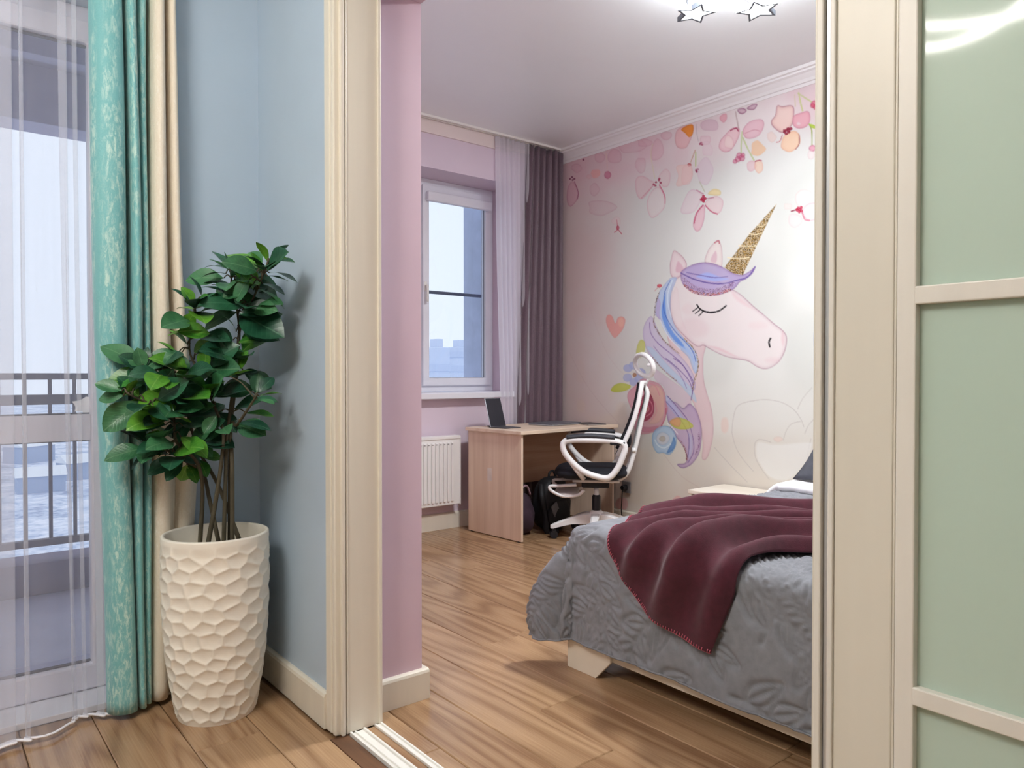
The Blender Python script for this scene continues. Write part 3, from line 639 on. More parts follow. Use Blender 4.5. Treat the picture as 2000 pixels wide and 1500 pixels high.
for q in (.255, -.255):
    loop = [(a, q, b) for a, b in ((0.214, 0.668), (0.203, 0.613), (0.155, 0.551), (0.083, 0.492), (-0.007, 0.458), (-0.086, 0.451), (-0.138, 0.503), (-0.172, 0.575), (-0.193, 0.661), (-0.128, 0.692), (0.045, 0.699), (0.176, 0.696))]
    arm = tube('armrest', crom(loop, 5, True), .024, CW, ch, 10, True, .85, (0, 1, 0), False)
    tube('arm_foot', [(0.159, q, 0.554), (0.114, q * .98, 0.489), (0.076, q * .92, 0.434)], [.02, .019, .016], CW, arm, 8, world=False)
    tube('arm_pad', crom([(0.190, q, 0.713), (0.045, q, 0.727), (-0.128, q, 0.716)], 5), .017, CG, arm, 10, False, 1.6, (0, 0, 1), False)
    box('arm_insert', (-.195, q - .022, .668), (-.095, q + .022, .69), BLK, arm, .006, **W_)
    tube('seat_bracket', [(-.06, q * .95, .43), (-.06, 0, .405)], .014, CW, ch, 8, world=False)
# back
def bk(s, q):   # s 0..1 up the mesh panel
    x = -.165 - .15 * s - .03 * math.sin(s * math.pi) + .035 * (q / .22) ** 2; z = .60 + .475 * s
    return (x, q, z)
def bw(s): return .225 * (1 - .18 * s ** 2) * (1 - .1 * (1 - s) ** 2)
P = np.zeros((17, 21, 3))
for i in range(17):
    for j in range(21):
        s = j / 20; P[i, j] = bk(s, bw(s) * (i / 8 - 1))
M = np.array(wm(ch)); o = npmesh('back_mesh', (P.reshape(-1, 3) @ M[:3, :3].T + M[:3, 3]).reshape(P.shape), CB, ch); md = o.modifiers.new('thickness', 'SOLIDIFY'); md.thickness = .012; md.offset = 0
edge = [bk(j / 10, bw(j / 10)) for j in range(11)] + [bk(1, bw(1) * (1 - i / 4)) for i in range(1, 8)] + [bk(1 - j / 10, -bw(1 - j / 10)) for j in range(11)] + [bk(0, -bw(0) * (1 - i / 4)) for i in range(1, 8)]
edge = [(a - .014, b, c) for a, b, c in edge]
tube('back_frame', edge, .016, CW, ch, 8, True, 1, (1, 0, 0), False)
for q in (.10, -.10):
    tube('back_spine', crom([(-.10, q * .6, .40), (-.20, q, .45), (-.255, q, .60), (-.30, q * .9, .80), (-.345, q * .6, .99), (-.322, q * .3, 1.06)], 6), .016, CW, ch, 8, False, 1, (0, 1, 0), False)
tube('back_bridge', [(-.255, -.12, .62), (-.255, .12, .62)], .016, CW, ch, 8, world=False)
sq('lumbar_pad', (-.215, 0, .69), (.025, .15, .06), CB, ch, 2.4, 3, 12)
neck = tube('headrest_stem', crom([(-.325, 0, 1.05), (-.355, 0, 1.10), (-.385, 0, 1.17), (-.375, 0, 1.20), (-.345, 0, 1.195)], 6), .010, CW, ch, 8, False, 1, (0, 1, 0), False)
hr = [(-.325 - .055 * math.cos(a) + .02 * math.sin(a), .115 * math.cos(a), 1.195 + .075 * math.sin(a)) for a in np.linspace(0, 2 * math.pi, 28, endpoint=False)]
tube('headrest_ring', hr, .017, CW, ch, 8, True, 1, (1, 0, 0), False)
fr_ = crom([(.13, .15, .385), (.25, .15, .375), (.31, .14, .37), (.30, .12, .34), (.22, .10, .305), (.12, .10, .315), (.08, .1, .35)], 5)
tube('footrest_rail', [(p[0], .15, p[2]) for p in fr_], .011, CW, ch, 8, world=False); tube('footrest_rail', [(p[0], -.15, p[2]) for p in fr_], .011, CW, ch, 8, world=False)
sq('footrest_pad', (.205, 0, .315), (.085, .16, .018), pm('footrest_white', (226, 220, 216), .5), ch, 2.4, 4, 12)
# ---------------------------------------------------------------- nightstand
NW = wood('white_ash_laminate', (222, 212, 196), (240, 234, 222), 'Y', 5, .45, .5, .06)
ns = empty('nightstand', (4.0, 2.63, 0), 0, 'low white wood nightstand between the bed and the mural wall', 'nightstand')
boxes('carcass', [((3.815, 2.35, .04), (4.178, 2.368, .382)), ((3.815, 2.902, .04), (4.178, 2.92, .382)), ((3.815, 2.35, .04), (4.178, 2.92, .058)), ((4.165, 2.35, .04), (4.178, 2.92, .382))], NW, ns, .001)
box('top_board', (3.795, 2.34, .382), (4.178, 2.93, .406), NW, ns, .003)
for z0, z1 in ((.062, .215), (.22, .374)):
    d = box('drawer', (3.80, 2.353, z0), (3.818, 2.917, z1), NW, ns, .002); box('handle', (3.792, 2.58, (z0 + z1) / 2 - .006), (3.80, 2.69, (z0 + z1) / 2 + .006), SIL, d, .002)
for p in ((3.84, 2.38), (3.84, 2.89), (4.15, 2.38), (4.15, 2.89)): lathe('foot', [(.018, 0), (.02, .04)], BLK, ns, 12, (p[0], p[1], 0))
MURAL = [
 ('l',[(2.597,0.706),(2.659,0.718),(2.691,0.713),(2.713,0.683),(2.71,0.615),(2.677,0.55),(2.608,0.472)],(188,184,180),0.55,5),
 ('l',[(2.511,0.726),(2.493,0.782),(2.458,0.828),(2.399,0.847)],(188,184,180),0.55,5),
 ('l',[(2.883,0.752),(2.87,0.858),(2.836,0.929),(2.737,0.961),(2.623,0.973),(2.518,0.957),(2.441,0.916),(2.394,0.858),(2.376,0.816)],(188,184,180),0.55,5),
 ('l',[(2.883,0.752),(2.855,0.661),(2.801,0.584),(2.722,0.511)],(188,184,180),0.55,5),
 ('l',[(2.417,0.922),(2.383,0.988),(2.326,1.053)],(188,184,180),0.55,5),
 ('l',[(2.37,0.773),(2.348,0.823),(2.314,0.862)],(188,184,180),0.55,5),
 ('l',[(3.021,0.642),(2.902,0.54),(2.767,0.437)],(188,184,180),0.55,5),
 ('l',[(2.352,0.646),(2.341,0.7),(2.33,0.744)],(188,184,180),0.55,5),
 ('f',[(2.697,0.707),(2.596,0.703),(2.511,0.709),(2.341,0.732),(2.313,0.702),(2.369,0.569),(2.486,0.469),(2.608,0.478),(2.677,0.55),(2.71,0.615)],(232,234,232),0.7,None,0,20),
 ('f',[(2.898,0.798),(2.907,0.755),(2.937,0.733),(2.969,0.748),(2.979,0.794),(2.969,0.841),(2.938,0.857),(2.911,0.845)],(228,200,190),0.6,None,0.0,20),
 ('f',[(2.509,0.731),(2.521,0.716),(2.547,0.706),(2.572,0.712),(2.583,0.726),(2.575,0.742),(2.548,0.75),(2.521,0.746)],(228,205,195),0.6,None,0.0,10),
 ('l',[(4.433,1.305),(4.208,1.015),(3.877,0.746)],(200,180,178),0.4,5),
 ('l',[(4.209,1.667),(3.985,1.256),(3.623,0.986)],(205,188,185),0.3,5),
 ('l',[(3.478,0.583),(3.294,0.418),(3.077,0.336)],(200,185,180),0.4,5),
 ('f',[(3.253,0.2),(3.273,0.134),(3.328,0.106),(3.385,0.121),(3.403,0.179),(3.382,0.239),(3.329,0.282),(3.275,0.259)],(228,165,165),0.7,None,0.0,14),
 ('f',[(3.392,0.151),(3.404,0.099),(3.429,0.068),(3.457,0.085),(3.469,0.14),(3.456,0.197),(3.43,0.215),(3.403,0.2)],(225,160,160),0.5,None,0.0,10),
 ('f',[(3.787,0.152),(3.804,0.11),(3.854,0.085),(3.906,0.099),(3.933,0.132),(3.909,0.175),(3.854,0.2),(3.804,0.191)],(225,160,165),0.6,None,0.0,14),
 ('f',[(3.344,1.751),(3.298,1.532),(3.21,1.385),(3.099,1.339),(3.115,1.242),(3.11,1.102),(3.085,1.012),(3.051,0.922),(3.031,0.819),(3.033,0.712),(3.058,0.613),(3.083,0.562),(3.108,0.55),(3.12,0.57),(3.112,0.651),(3.13,0.786),(3.16,0.869),(3.208,0.96),(3.296,1.101),(3.434,1.467)],(222,196,200),0.9,(170,120,135),0.45,6),
 ('f',[(3.353,1.809),(3.273,1.83),(3.084,1.796),(2.897,1.697),(2.819,1.65),(2.728,1.57),(2.647,1.506),(2.582,1.451),(2.519,1.403),(2.494,1.364),(2.497,1.308),(2.518,1.251),(2.552,1.207),(2.602,1.176),(2.652,1.169),(2.704,1.186),(2.764,1.22),(2.84,1.234),(2.919,1.249),(2.999,1.278),(3.073,1.314),(3.115,1.333),(3.166,1.327),(3.271,1.402),(3.361,1.492),(3.398,1.61),(3.389,1.74)],(231,222,222),0.97,(150,105,125),0.7,6),
 ('f',[(3.038,1.447),(3.074,1.377),(3.184,1.354),(3.287,1.385),(3.339,1.462),(3.292,1.537),(3.184,1.559),(3.087,1.518)],(222,190,196),0.3,None,0.0,60),
 ('f',[(3.163,1.58),(3.183,1.54),(3.236,1.526),(3.291,1.547),(3.321,1.591),(3.289,1.631),(3.237,1.646),(3.183,1.618)],(225,195,198),0.25,None,0.0,40),
 ('f',[(2.605,1.439),(2.628,1.411),(2.69,1.4),(2.758,1.413),(2.78,1.448),(2.754,1.481),(2.691,1.488),(2.627,1.471)],(228,195,198),0.25,None,0.0,40),
 ('f',[(2.516,1.219),(2.541,1.191),(2.588,1.182),(2.636,1.192),(2.66,1.221),(2.641,1.25),(2.588,1.259),(2.536,1.245)],(225,180,190),0.3,None,0.0,40),
 ('f',[(2.497,1.358),(2.503,1.318),(2.518,1.298),(2.532,1.317),(2.54,1.36),(2.533,1.401),(2.519,1.415),(2.504,1.399)],(215,165,175),0.35,None,0.0,20),
 ('f',[(3.094,1.332),(2.999,1.288),(2.879,1.245),(2.764,1.226),(2.84,1.257),(2.983,1.322)],(215,160,172),0.4,None,0,20),
 ('f',[(2.897,1.697),(2.819,1.643),(2.706,1.549),(2.766,1.553),(2.881,1.628)],(225,190,196),0.5,None,0,25),
 ('f',[(3.367,2.006),(3.39,1.951),(3.399,1.901),(3.389,1.835),(3.344,1.809),(3.29,1.839),(3.255,1.892),(3.282,1.945),(3.327,1.986)],(229,212,214),0.95,(165,110,130),0.7,6),
 ('f',[(3.331,1.937),(3.353,1.896),(3.353,1.853),(3.308,1.841),(3.268,1.858),(3.291,1.903)],(214,172,186),0.8,None,0,14),
 ('f',[(2.994,2.03),(3.035,2.011),(3.076,1.969),(3.101,1.895),(3.034,1.867),(2.969,1.853),(2.966,1.954),(2.978,2.004)],(229,220,216),0.95,(175,135,145),0.6,6),
 ('f',[(3.014,1.968),(3.051,1.931),(3.059,1.891),(3.01,1.878),(2.998,1.924)],(212,175,188),0.8,None,0,12),
 ('l',[(3.023,2.017),(2.994,2.026),(2.986,2.008)],(180,90,105),0.7,9),
 ('f',[(3.576,1.556),(3.625,1.513),(3.649,1.447),(3.634,1.363),(3.595,1.287),(3.527,1.219),(3.433,1.144),(3.341,1.079),(3.252,1.03),(3.182,1.031),(3.191,1.116),(3.235,1.187),(3.306,1.259),(3.397,1.326),(3.471,1.395),(3.519,1.471),(3.547,1.524)],(203,192,216),0.92,(150,130,175),0.5,6),
 ('f',[(3.595,1.227),(3.551,1.192),(3.42,1.118),(3.315,1.057),(3.227,1.009),(3.207,0.939),(3.227,0.906),(3.281,0.893),(3.349,0.935),(3.434,0.977),(3.463,1.044),(3.536,1.089)],(212,190,204),0.9,None,0,10),
 ('f',[(3.624,1.34),(3.556,1.256),(3.47,1.174),(3.341,1.086),(3.252,1.001),(3.165,0.933),(3.199,1.031),(3.341,1.144),(3.433,1.218),(3.547,1.323)],(186,206,226),0.9,None,0,10),
 ('f',[(3.344,1.816),(3.399,1.814),(3.463,1.762),(3.501,1.721),(3.529,1.649),(3.538,1.576),(3.49,1.528),(3.462,1.468),(3.415,1.407),(3.351,1.347),(3.288,1.295),(3.235,1.251),(3.209,1.194),(3.183,1.144),(3.161,1.151),(3.153,1.214),(3.17,1.278),(3.209,1.328),(3.271,1.38),(3.324,1.433),(3.361,1.485),(3.388,1.552),(3.398,1.625),(3.389,1.711),(3.353,1.781)],(178,200,230),0.95,(140,150,190),0.5,6),
 ('f',[(3.435,1.73),(3.463,1.674),(3.481,1.601),(3.472,1.527),(3.434,1.452),(3.379,1.384),(3.324,1.339),(3.253,1.301),(3.288,1.359),(3.351,1.419),(3.397,1.479),(3.425,1.554),(3.435,1.642)],(96,144,226),0.9,None,0,12),
 ('f',[(3.51,1.692),(3.529,1.62),(3.528,1.56),(3.472,1.505),(3.491,1.573),(3.481,1.646)],(190,172,210),0.8,None,0,10),
 ('f',[(3.306,1.324),(3.226,1.258),(3.191,1.186),(3.174,1.208),(3.2,1.279),(3.253,1.33)],(160,190,235),0.7,None,0,12),
 ('l',[(3.398,1.799),(3.444,1.731),(3.458,1.659),(3.453,1.585),(3.407,1.502),(3.342,1.426),(3.262,1.358),(3.201,1.293),(3.174,1.222)],(70,100,185),0.7,7),
 ('l',[(3.38,1.798),(3.417,1.714),(3.416,1.626),(3.388,1.537)],(225,235,245),0.7,8),
 ('l',[(3.49,1.528),(3.443,1.445),(3.388,1.377),(3.306,1.31)],(235,238,245),0.7,8),
 ('l',[(3.586,1.511),(3.576,1.436),(3.509,1.359),(3.397,1.283),(3.288,1.202),(3.217,1.102),(3.191,1.038)],(125,98,160),0.7,7),
 ('l',[(3.547,1.338),(3.471,1.262),(3.36,1.188),(3.287,1.101),(3.252,1.037)],(135,110,170),0.6,6),
 ('f',[(3.227,0.927),(3.18,0.896),(3.147,0.833),(3.127,0.758),(3.13,0.651),(3.152,0.579),(3.205,0.514),(3.265,0.481),(3.306,0.48),(3.327,0.497),(3.265,0.508),(3.245,0.543),(3.259,0.597),(3.293,0.644),(3.328,0.68),(3.384,0.744),(3.419,0.82),(3.434,0.932),(3.349,0.935),(3.281,0.893)],(190,164,198),0.93,(110,80,130),0.75,6),
 ('f',[(3.427,0.983),(3.349,0.912),(3.28,0.838),(3.24,0.79),(3.28,0.794),(3.349,0.846),(3.434,0.932)],(186,188,224),0.9,None,0,8),
 ('f',[(3.239,0.725),(3.206,0.699),(3.199,0.618),(3.225,0.545),(3.239,0.588),(3.229,0.654)],(190,190,220),0.8,None,0,8),
 ('l',[(3.42,0.977),(3.336,0.907),(3.253,0.828),(3.219,0.764),(3.192,0.673),(3.192,0.592),(3.238,0.517)],(108,84,146),0.7,6),
 ('l',[(3.434,0.938),(3.363,0.878),(3.294,0.804),(3.239,0.725),(3.229,0.643),(3.239,0.555)],(108,84,146),0.7,6),
 ('l',[(3.435,1.247),(3.35,1.19),(3.248,1.107),(3.207,1.037),(3.207,0.971)],(108,84,146),0.7,6),
 ('l',[(3.365,1.246),(3.282,1.195),(3.214,1.113),(3.194,1.064),(3.213,0.955)],(108,84,146),0.7,6),
 ('g',[(3.271,1.38),(3.209,1.328),(3.175,1.278),(3.153,1.214),(3.161,1.151),(3.182,1.102),(3.199,1.031)],(160,125,80),0.9,10),
 ('g',[(3.501,1.721),(3.529,1.649),(3.54,1.576),(3.547,1.502),(3.509,1.441),(3.452,1.372),(3.397,1.334),(3.324,1.281)],(150,120,110),0.8,12),
 ('g',[(3.556,1.256),(3.47,1.174),(3.341,1.086)],(165,130,100),0.7,8),
 ('g',[(3.307,0.665),(3.273,0.629),(3.252,0.576),(3.249,0.538)],(150,90,90),0.8,12),
 ('g',[(3.146,0.725),(3.146,0.649),(3.172,0.582)],(140,80,140),0.6,16),
 ('f',[(3.304,1.833),(3.29,1.86),(3.212,1.887),(3.118,1.894),(3.035,1.877),(2.961,1.845),(2.906,1.812),(2.851,1.786),(2.805,1.778),(2.752,1.796),(2.715,1.821),(2.737,1.781),(2.782,1.752),(2.827,1.737),(2.866,1.701),(2.921,1.679),(3.001,1.665),(3.092,1.669),(3.185,1.694),(3.255,1.736),(3.295,1.782)],(176,160,204),0.96,(120,85,140),0.8,6),
 ('f',[(3.185,1.807),(3.084,1.831),(2.985,1.793),(2.89,1.763),(3.001,1.75),(3.1,1.77)],(160,180,236),0.85,None,0,14),
 ('l',[(3.304,1.844),(3.203,1.794),(3.084,1.755),(2.961,1.736),(2.858,1.747),(2.767,1.764),(2.715,1.821)],(96,78,150),0.8,8),
 ('l',[(3.255,1.842),(3.126,1.808),(3.018,1.783),(2.921,1.78)],(110,95,165),0.7,6),
 ('g',[(3.281,1.795),(3.202,1.738),(3.092,1.7),(2.985,1.698),(2.874,1.728)],(150,105,150),0.55,30),
 ('g',[(3.272,1.759),(3.202,1.706),(3.092,1.676),(3.001,1.673),(2.905,1.691)],(185,110,110),0.95,20),
 ('h',[(2.565,2.196),(2.76,2.033),(2.945,1.843),(2.882,1.799),(2.805,1.778),(2.671,2.014)],(168,136,78),1),
 ('l',[(2.922,1.905),(2.84,1.888),(2.76,1.885)],(240,228,190),0.9,6),
 ('l',[(2.836,1.974),(2.771,1.959),(2.708,1.954)],(240,228,190),0.9,6),
 ('l',[(2.757,2.039),(2.712,2.026),(2.668,2.029)],(240,228,190),0.9,6),
 ('l',[(2.701,2.083),(2.672,2.072),(2.643,2.081)],(240,228,190),0.9,6),
 ('l',[(3.167,1.612),(3.142,1.582),(3.099,1.56),(3.041,1.551),(2.992,1.556),(2.96,1.57),(2.932,1.588)],(25,22,25),1,10),
 ('l',[(3.155,1.593),(3.202,1.568)],(30,26,30),0.95,7),
 ('l',[(3.135,1.577),(3.18,1.552)],(30,26,30),0.95,7),
 ('l',[(3.112,1.563),(3.15,1.534)],(30,26,30),0.95,7),
 ('l',[(2.603,1.359),(2.614,1.337),(2.608,1.308)],(25,22,25),1,11),
 ('f',[(3.937,1.408),(3.996,1.47),(4.029,1.535),(4.024,1.583),(3.991,1.6),(3.953,1.578),(3.927,1.53),(3.905,1.568),(3.858,1.576),(3.821,1.547),(3.837,1.486),(3.879,1.441)],(233,152,142),0.8,None,0,10),
 ('f',[(3.834,1.525),(3.841,1.494),(3.868,1.483),(3.896,1.497),(3.906,1.529),(3.895,1.561),(3.868,1.573),(3.841,1.557)],(238,195,170),0.6,None,0.0,20),
 ('f',[(3.753,1.179),(3.767,1.157),(3.798,1.15),(3.829,1.158),(3.844,1.179),(3.83,1.2),(3.799,1.208),(3.768,1.201)],(166,176,218),0.85,(140,150,200),0.24,5),
 ('f',[(3.756,1.108),(3.772,1.086),(3.802,1.077),(3.835,1.085),(3.846,1.108),(3.834,1.129),(3.802,1.137),(3.769,1.131)],(166,176,218),0.85,(140,150,200),0.24,5),
 ('f',[(3.692,1.076),(3.703,1.056),(3.735,1.047),(3.769,1.054),(3.781,1.075),(3.768,1.096),(3.736,1.105),(3.704,1.097)],(166,176,218),0.85,(140,150,200),0.24,5),
 ('f',[(3.698,1.199),(3.709,1.179),(3.74,1.169),(3.771,1.179),(3.785,1.199),(3.774,1.22),(3.74,1.227),(3.709,1.22)],(166,176,218),0.85,(140,150,200),0.24,5),
 ('f',[(3.624,1.146),(3.64,1.125),(3.67,1.117),(3.699,1.124),(3.712,1.146),(3.703,1.167),(3.67,1.177),(3.638,1.166)],(166,176,218),0.85,(140,150,200),0.24,5),
 ('f',[(3.644,1.1),(3.656,1.08),(3.685,1.068),(3.718,1.079),(3.73,1.099),(3.718,1.121),(3.686,1.132),(3.653,1.122)],(166,176,218),0.85,(140,150,200),0.24,5),
 ('f',[(3.711,1.129),(3.716,1.118),(3.73,1.112),(3.745,1.117),(3.75,1.129),(3.745,1.14),(3.73,1.144),(3.716,1.139)],(170,120,90),0.9,None,0.0,5),
 ('f',[(3.714,1.282),(3.704,1.343),(3.674,1.387),(3.634,1.371),(3.634,1.31),(3.673,1.258)],(198,200,108),0.9,(170,180,80),0.4,6),
 ('f',[(3.972,1.013),(3.931,1.05),(3.858,1.066),(3.771,1.046),(3.802,1.016),(3.874,1.0),(3.947,0.998)],(190,198,72),0.95,(160,170,60),0.4,6),
 ('f',[(3.802,0.957),(3.786,1.004),(3.732,1.041),(3.655,1.1),(3.565,1.083),(3.492,1.061),(3.448,1.005),(3.434,0.932),(3.419,0.882),(3.448,0.819),(3.476,0.749),(3.534,0.718),(3.639,0.691),(3.715,0.701),(3.731,0.747),(3.715,0.806),(3.77,0.887)],(212,154,166),0.97,(180,100,120),0.5,6),
 ('f',[(3.565,1.054),(3.492,1.044),(3.456,0.993),(3.448,0.909),(3.455,0.841),(3.505,0.782),(3.594,0.772),(3.564,0.813),(3.535,0.872),(3.55,0.94),(3.594,1.002)],(226,184,168),0.9,None,0,8),
 ('f',[(3.7,0.749),(3.594,0.749),(3.491,0.766),(3.534,0.723),(3.639,0.7)],(200,120,140),0.7,None,0,10),
 ('f',[(3.716,0.888),(3.677,0.948),(3.609,0.996),(3.565,0.974),(3.542,0.906),(3.549,0.848),(3.594,0.8),(3.654,0.786),(3.692,0.819)],(158,58,82),0.95,None,0,8),
 ('l',[(3.662,0.925),(3.609,0.95),(3.564,0.917),(3.564,0.859),(3.616,0.823)],(222,150,160),0.7,9),
 ('l',[(3.639,0.891),(3.602,0.904),(3.594,0.87),(3.632,0.851)],(222,150,160),0.7,9),
 ('l',[(3.535,0.929),(3.52,0.861),(3.564,0.802)],(222,150,160),0.7,9),
 ('l',[(3.625,1.077),(3.535,1.049),(3.492,0.981)],(222,150,160),0.7,9),
 ('l',[(3.434,0.887),(3.441,0.819),(3.476,0.761)],(190,90,115),0.7,9),
 ('f',[(3.596,0.881),(3.603,0.87),(3.62,0.863),(3.639,0.868),(3.647,0.879),(3.639,0.891),(3.62,0.897),(3.602,0.893)],(205,150,120),0.8,None,0.0,6),
 ('f',[(3.398,0.799),(3.335,0.827),(3.253,0.817),(3.193,0.776),(3.239,0.752),(3.321,0.747),(3.377,0.766)],(200,206,84),0.95,None,0,5),
 ('f',[(3.398,0.799),(3.335,0.827),(3.301,0.809),(3.314,0.764),(3.37,0.772)],(226,160,128),0.9,None,0,8),
 ('l',[(3.419,0.781),(3.377,0.755),(3.328,0.713)],(235,235,235),0.8,9),
 ('f',[(3.556,0.688),(3.52,0.736),(3.448,0.762),(3.377,0.744),(3.342,0.69),(3.348,0.623),(3.397,0.563),(3.461,0.569),(3.512,0.565),(3.552,0.613)],(176,202,226),0.95,(90,135,185),0.6,6),
 ('f',[(3.362,0.689),(3.345,0.646),(3.369,0.594),(3.425,0.567),(3.397,0.619),(3.376,0.655)],(96,140,198),0.9,None,0,8),
 ('f',[(3.399,0.675),(3.42,0.642),(3.461,0.624),(3.503,0.635),(3.521,0.667),(3.502,0.701),(3.462,0.717),(3.418,0.704)],(214,212,216),0.9,(120,150,190),0.4,6),
 ('f',[(3.438,0.67),(3.444,0.655),(3.465,0.648),(3.484,0.653),(3.494,0.666),(3.484,0.68),(3.465,0.688),(3.446,0.685)],(190,180,165),0.8,(130,120,110),0.32000000000000006,5),
 ('l',[(3.534,0.655),(3.505,0.617),(3.447,0.604),(3.39,0.637)],(225,235,242),0.8,9),
 ('l',[(3.539,1.739),(3.496,1.772),(3.482,1.778)],(200,130,130),0.6,6),
 ('f',[(3.473,1.77),(3.48,1.762),(3.496,1.758),(3.513,1.764),(3.519,1.774),(3.511,1.783),(3.496,1.784),(3.481,1.78)],(205,70,85),0.85,None,0.0,4),
 ('f',[(4.295,2.789),(4.306,2.772),(4.349,2.765),(4.384,2.784),(4.42,2.816),(4.398,2.837),(4.349,2.835),(4.317,2.817)],(216,170,182),0.4,(176,110,132),0.27999999999999997,8),
 ('f',[(4.042,2.813),(4.058,2.794),(4.096,2.789),(4.136,2.812),(4.149,2.838),(4.143,2.864),(4.096,2.866),(4.047,2.838)],(216,170,182),0.48,(176,110,132),0.27999999999999997,8),
 ('f',[(3.868,2.787),(3.877,2.752),(3.934,2.752),(3.994,2.776),(4.009,2.819),(3.98,2.853),(3.935,2.857),(3.883,2.826)],(216,170,182),0.48,(176,110,132),0.27999999999999997,8),
 ('f',[(3.62,2.808),(3.683,2.785),(3.769,2.795),(3.852,2.814),(3.894,2.874),(3.851,2.898),(3.769,2.896),(3.68,2.866)],(216,170,182),0.27999999999999997,(176,110,132),0.27999999999999997,8),
 ('f',[(3.461,2.734),(3.48,2.698),(3.52,2.684),(3.57,2.698),(3.575,2.761),(3.555,2.809),(3.521,2.834),(3.48,2.799)],(216,170,182),0.4,(176,110,132),0.27999999999999997,8),
 ('f',[(3.631,2.671),(3.64,2.629),(3.674,2.619),(3.706,2.644),(3.731,2.693),(3.707,2.732),(3.675,2.726),(3.639,2.715)],(216,170,182),0.32000000000000006,(176,110,132),0.27999999999999997,8),
 ('f',[(3.388,2.825),(3.399,2.811),(3.433,2.804),(3.468,2.821),(3.487,2.849),(3.471,2.866),(3.433,2.861),(3.397,2.847)],(216,170,182),0.48,(176,110,132),0.27999999999999997,8),
 ('f',[(4.097,2.58),(4.124,2.551),(4.157,2.541),(4.193,2.566),(4.204,2.601),(4.197,2.627),(4.157,2.641),(4.126,2.623)],(216,170,182),0.27999999999999997,(176,110,132),0.27999999999999997,8),
 ('f',[(3.913,2.407),(3.997,2.382),(4.083,2.374),(4.2,2.415),(4.202,2.458),(4.208,2.502),(4.083,2.49),(3.97,2.452)],(216,170,182),0.2,(176,110,132),0.27999999999999997,8),
 ('f',[(3.565,2.82),(3.585,2.803),(3.637,2.807),(3.692,2.826),(3.697,2.852),(3.693,2.869),(3.637,2.862),(3.601,2.846)],(216,170,182),0.4,(176,110,132),0.27999999999999997,8),
 ('f',[(4.083,2.7),(4.107,2.677),(4.139,2.674),(4.171,2.679),(4.2,2.724),(4.183,2.753),(4.139,2.751),(4.095,2.738)],(236,158,150),0.6400000000000001,None,0.0,12),
 ('f',[(4.179,2.698),(4.189,2.684),(4.214,2.681),(4.238,2.693),(4.249,2.712),(4.236,2.725),(4.214,2.728),(4.189,2.717)],(225,175,180),0.48,None,0.0,10),
 ('f',[(3.975,2.669),(3.987,2.651),(4.011,2.647),(4.038,2.664),(4.045,2.683),(4.037,2.701),(4.011,2.705),(3.987,2.69)],(196,100,132),0.6400000000000001,(150,60,90),0.4,6),
 ('l',[(4.03,2.845),(4.017,2.773),(4.017,2.704)],(220,190,175),0.6,7),
 ('f',[(4.402,2.703),(4.342,2.618),(4.342,2.555),(4.428,2.506),(4.468,2.568),(4.455,2.667)],(216,170,182),0.7,(176,110,132),0.7,6),
 ('l',[(4.382,2.699),(4.338,2.608),(4.351,2.547)],(160,90,115),0.8,8),
 ('f',[(4.422,2.73),(4.426,2.725),(4.435,2.724),(4.443,2.728),(4.446,2.735),(4.443,2.739),(4.435,2.74),(4.426,2.737)],(125,52,82),0.7200000000000001,None,0.0,3),
 ('f',[(4.396,2.738),(4.4,2.733),(4.408,2.733),(4.417,2.737),(4.42,2.743),(4.417,2.748),(4.408,2.749),(4.4,2.744)],(125,52,82),0.7200000000000001,None,0.0,3),
 ('f',[(4.37,2.719),(4.374,2.714),(4.382,2.713),(4.39,2.718),(4.394,2.724),(4.39,2.729),(4.382,2.729),(4.373,2.725)],(125,52,82),0.7200000000000001,None,0.0,3),
 ('f',[(4.267,2.851),(4.27,2.845),(4.278,2.845),(4.287,2.849),(4.29,2.856),(4.286,2.86),(4.278,2.862),(4.27,2.857)],(125,52,82),0.7200000000000001,None,0.0,3),
 ('f',[(4.389,2.714),(4.393,2.709),(4.402,2.709),(4.41,2.712),(4.414,2.719),(4.41,2.723),(4.402,2.725),(4.393,2.721)],(125,52,82),0.7200000000000001,None,0.0,3),
 ('f',[(3.551,2.515),(3.657,2.429),(3.712,2.472),(3.724,2.575),(3.669,2.597),(3.583,2.546)],(222,196,198),0.7,(205,150,165),0.6,6),
 ('f',[(3.499,2.481),(3.447,2.39),(3.467,2.314),(3.571,2.274),(3.614,2.38),(3.572,2.462)],(226,216,214),0.8,(205,150,165),0.6,6),
 ('f',[(3.509,2.548),(3.448,2.599),(3.402,2.557),(3.417,2.481),(3.468,2.483)],(222,200,200),0.6,(205,150,165),0.5,6),
 ('l',[(3.499,2.497),(3.452,2.415),(3.447,2.358)],(196,90,120),0.7,9),
 ('l',[(3.551,2.507),(3.668,2.435)],(205,140,155),0.6,8),
 ('l',[(3.562,2.803),(3.578,2.725),(3.541,2.554)],(214,208,170),0.6,7),
 ('f',[(3.541,2.509),(3.544,2.505),(3.551,2.503),(3.558,2.507),(3.562,2.513),(3.558,2.518),(3.551,2.519),(3.544,2.516)],(160,40,72),0.7200000000000001,None,0.0,3),
 ('f',[(3.52,2.521),(3.523,2.516),(3.53,2.515),(3.537,2.519),(3.541,2.525),(3.537,2.53),(3.53,2.532),(3.523,2.528)],(160,40,72),0.7200000000000001,None,0.0,3),
 ('f',[(3.494,2.532),(3.497,2.527),(3.504,2.526),(3.512,2.53),(3.514,2.536),(3.511,2.542),(3.504,2.542),(3.497,2.538)],(160,40,72),0.7200000000000001,None,0.0,3),
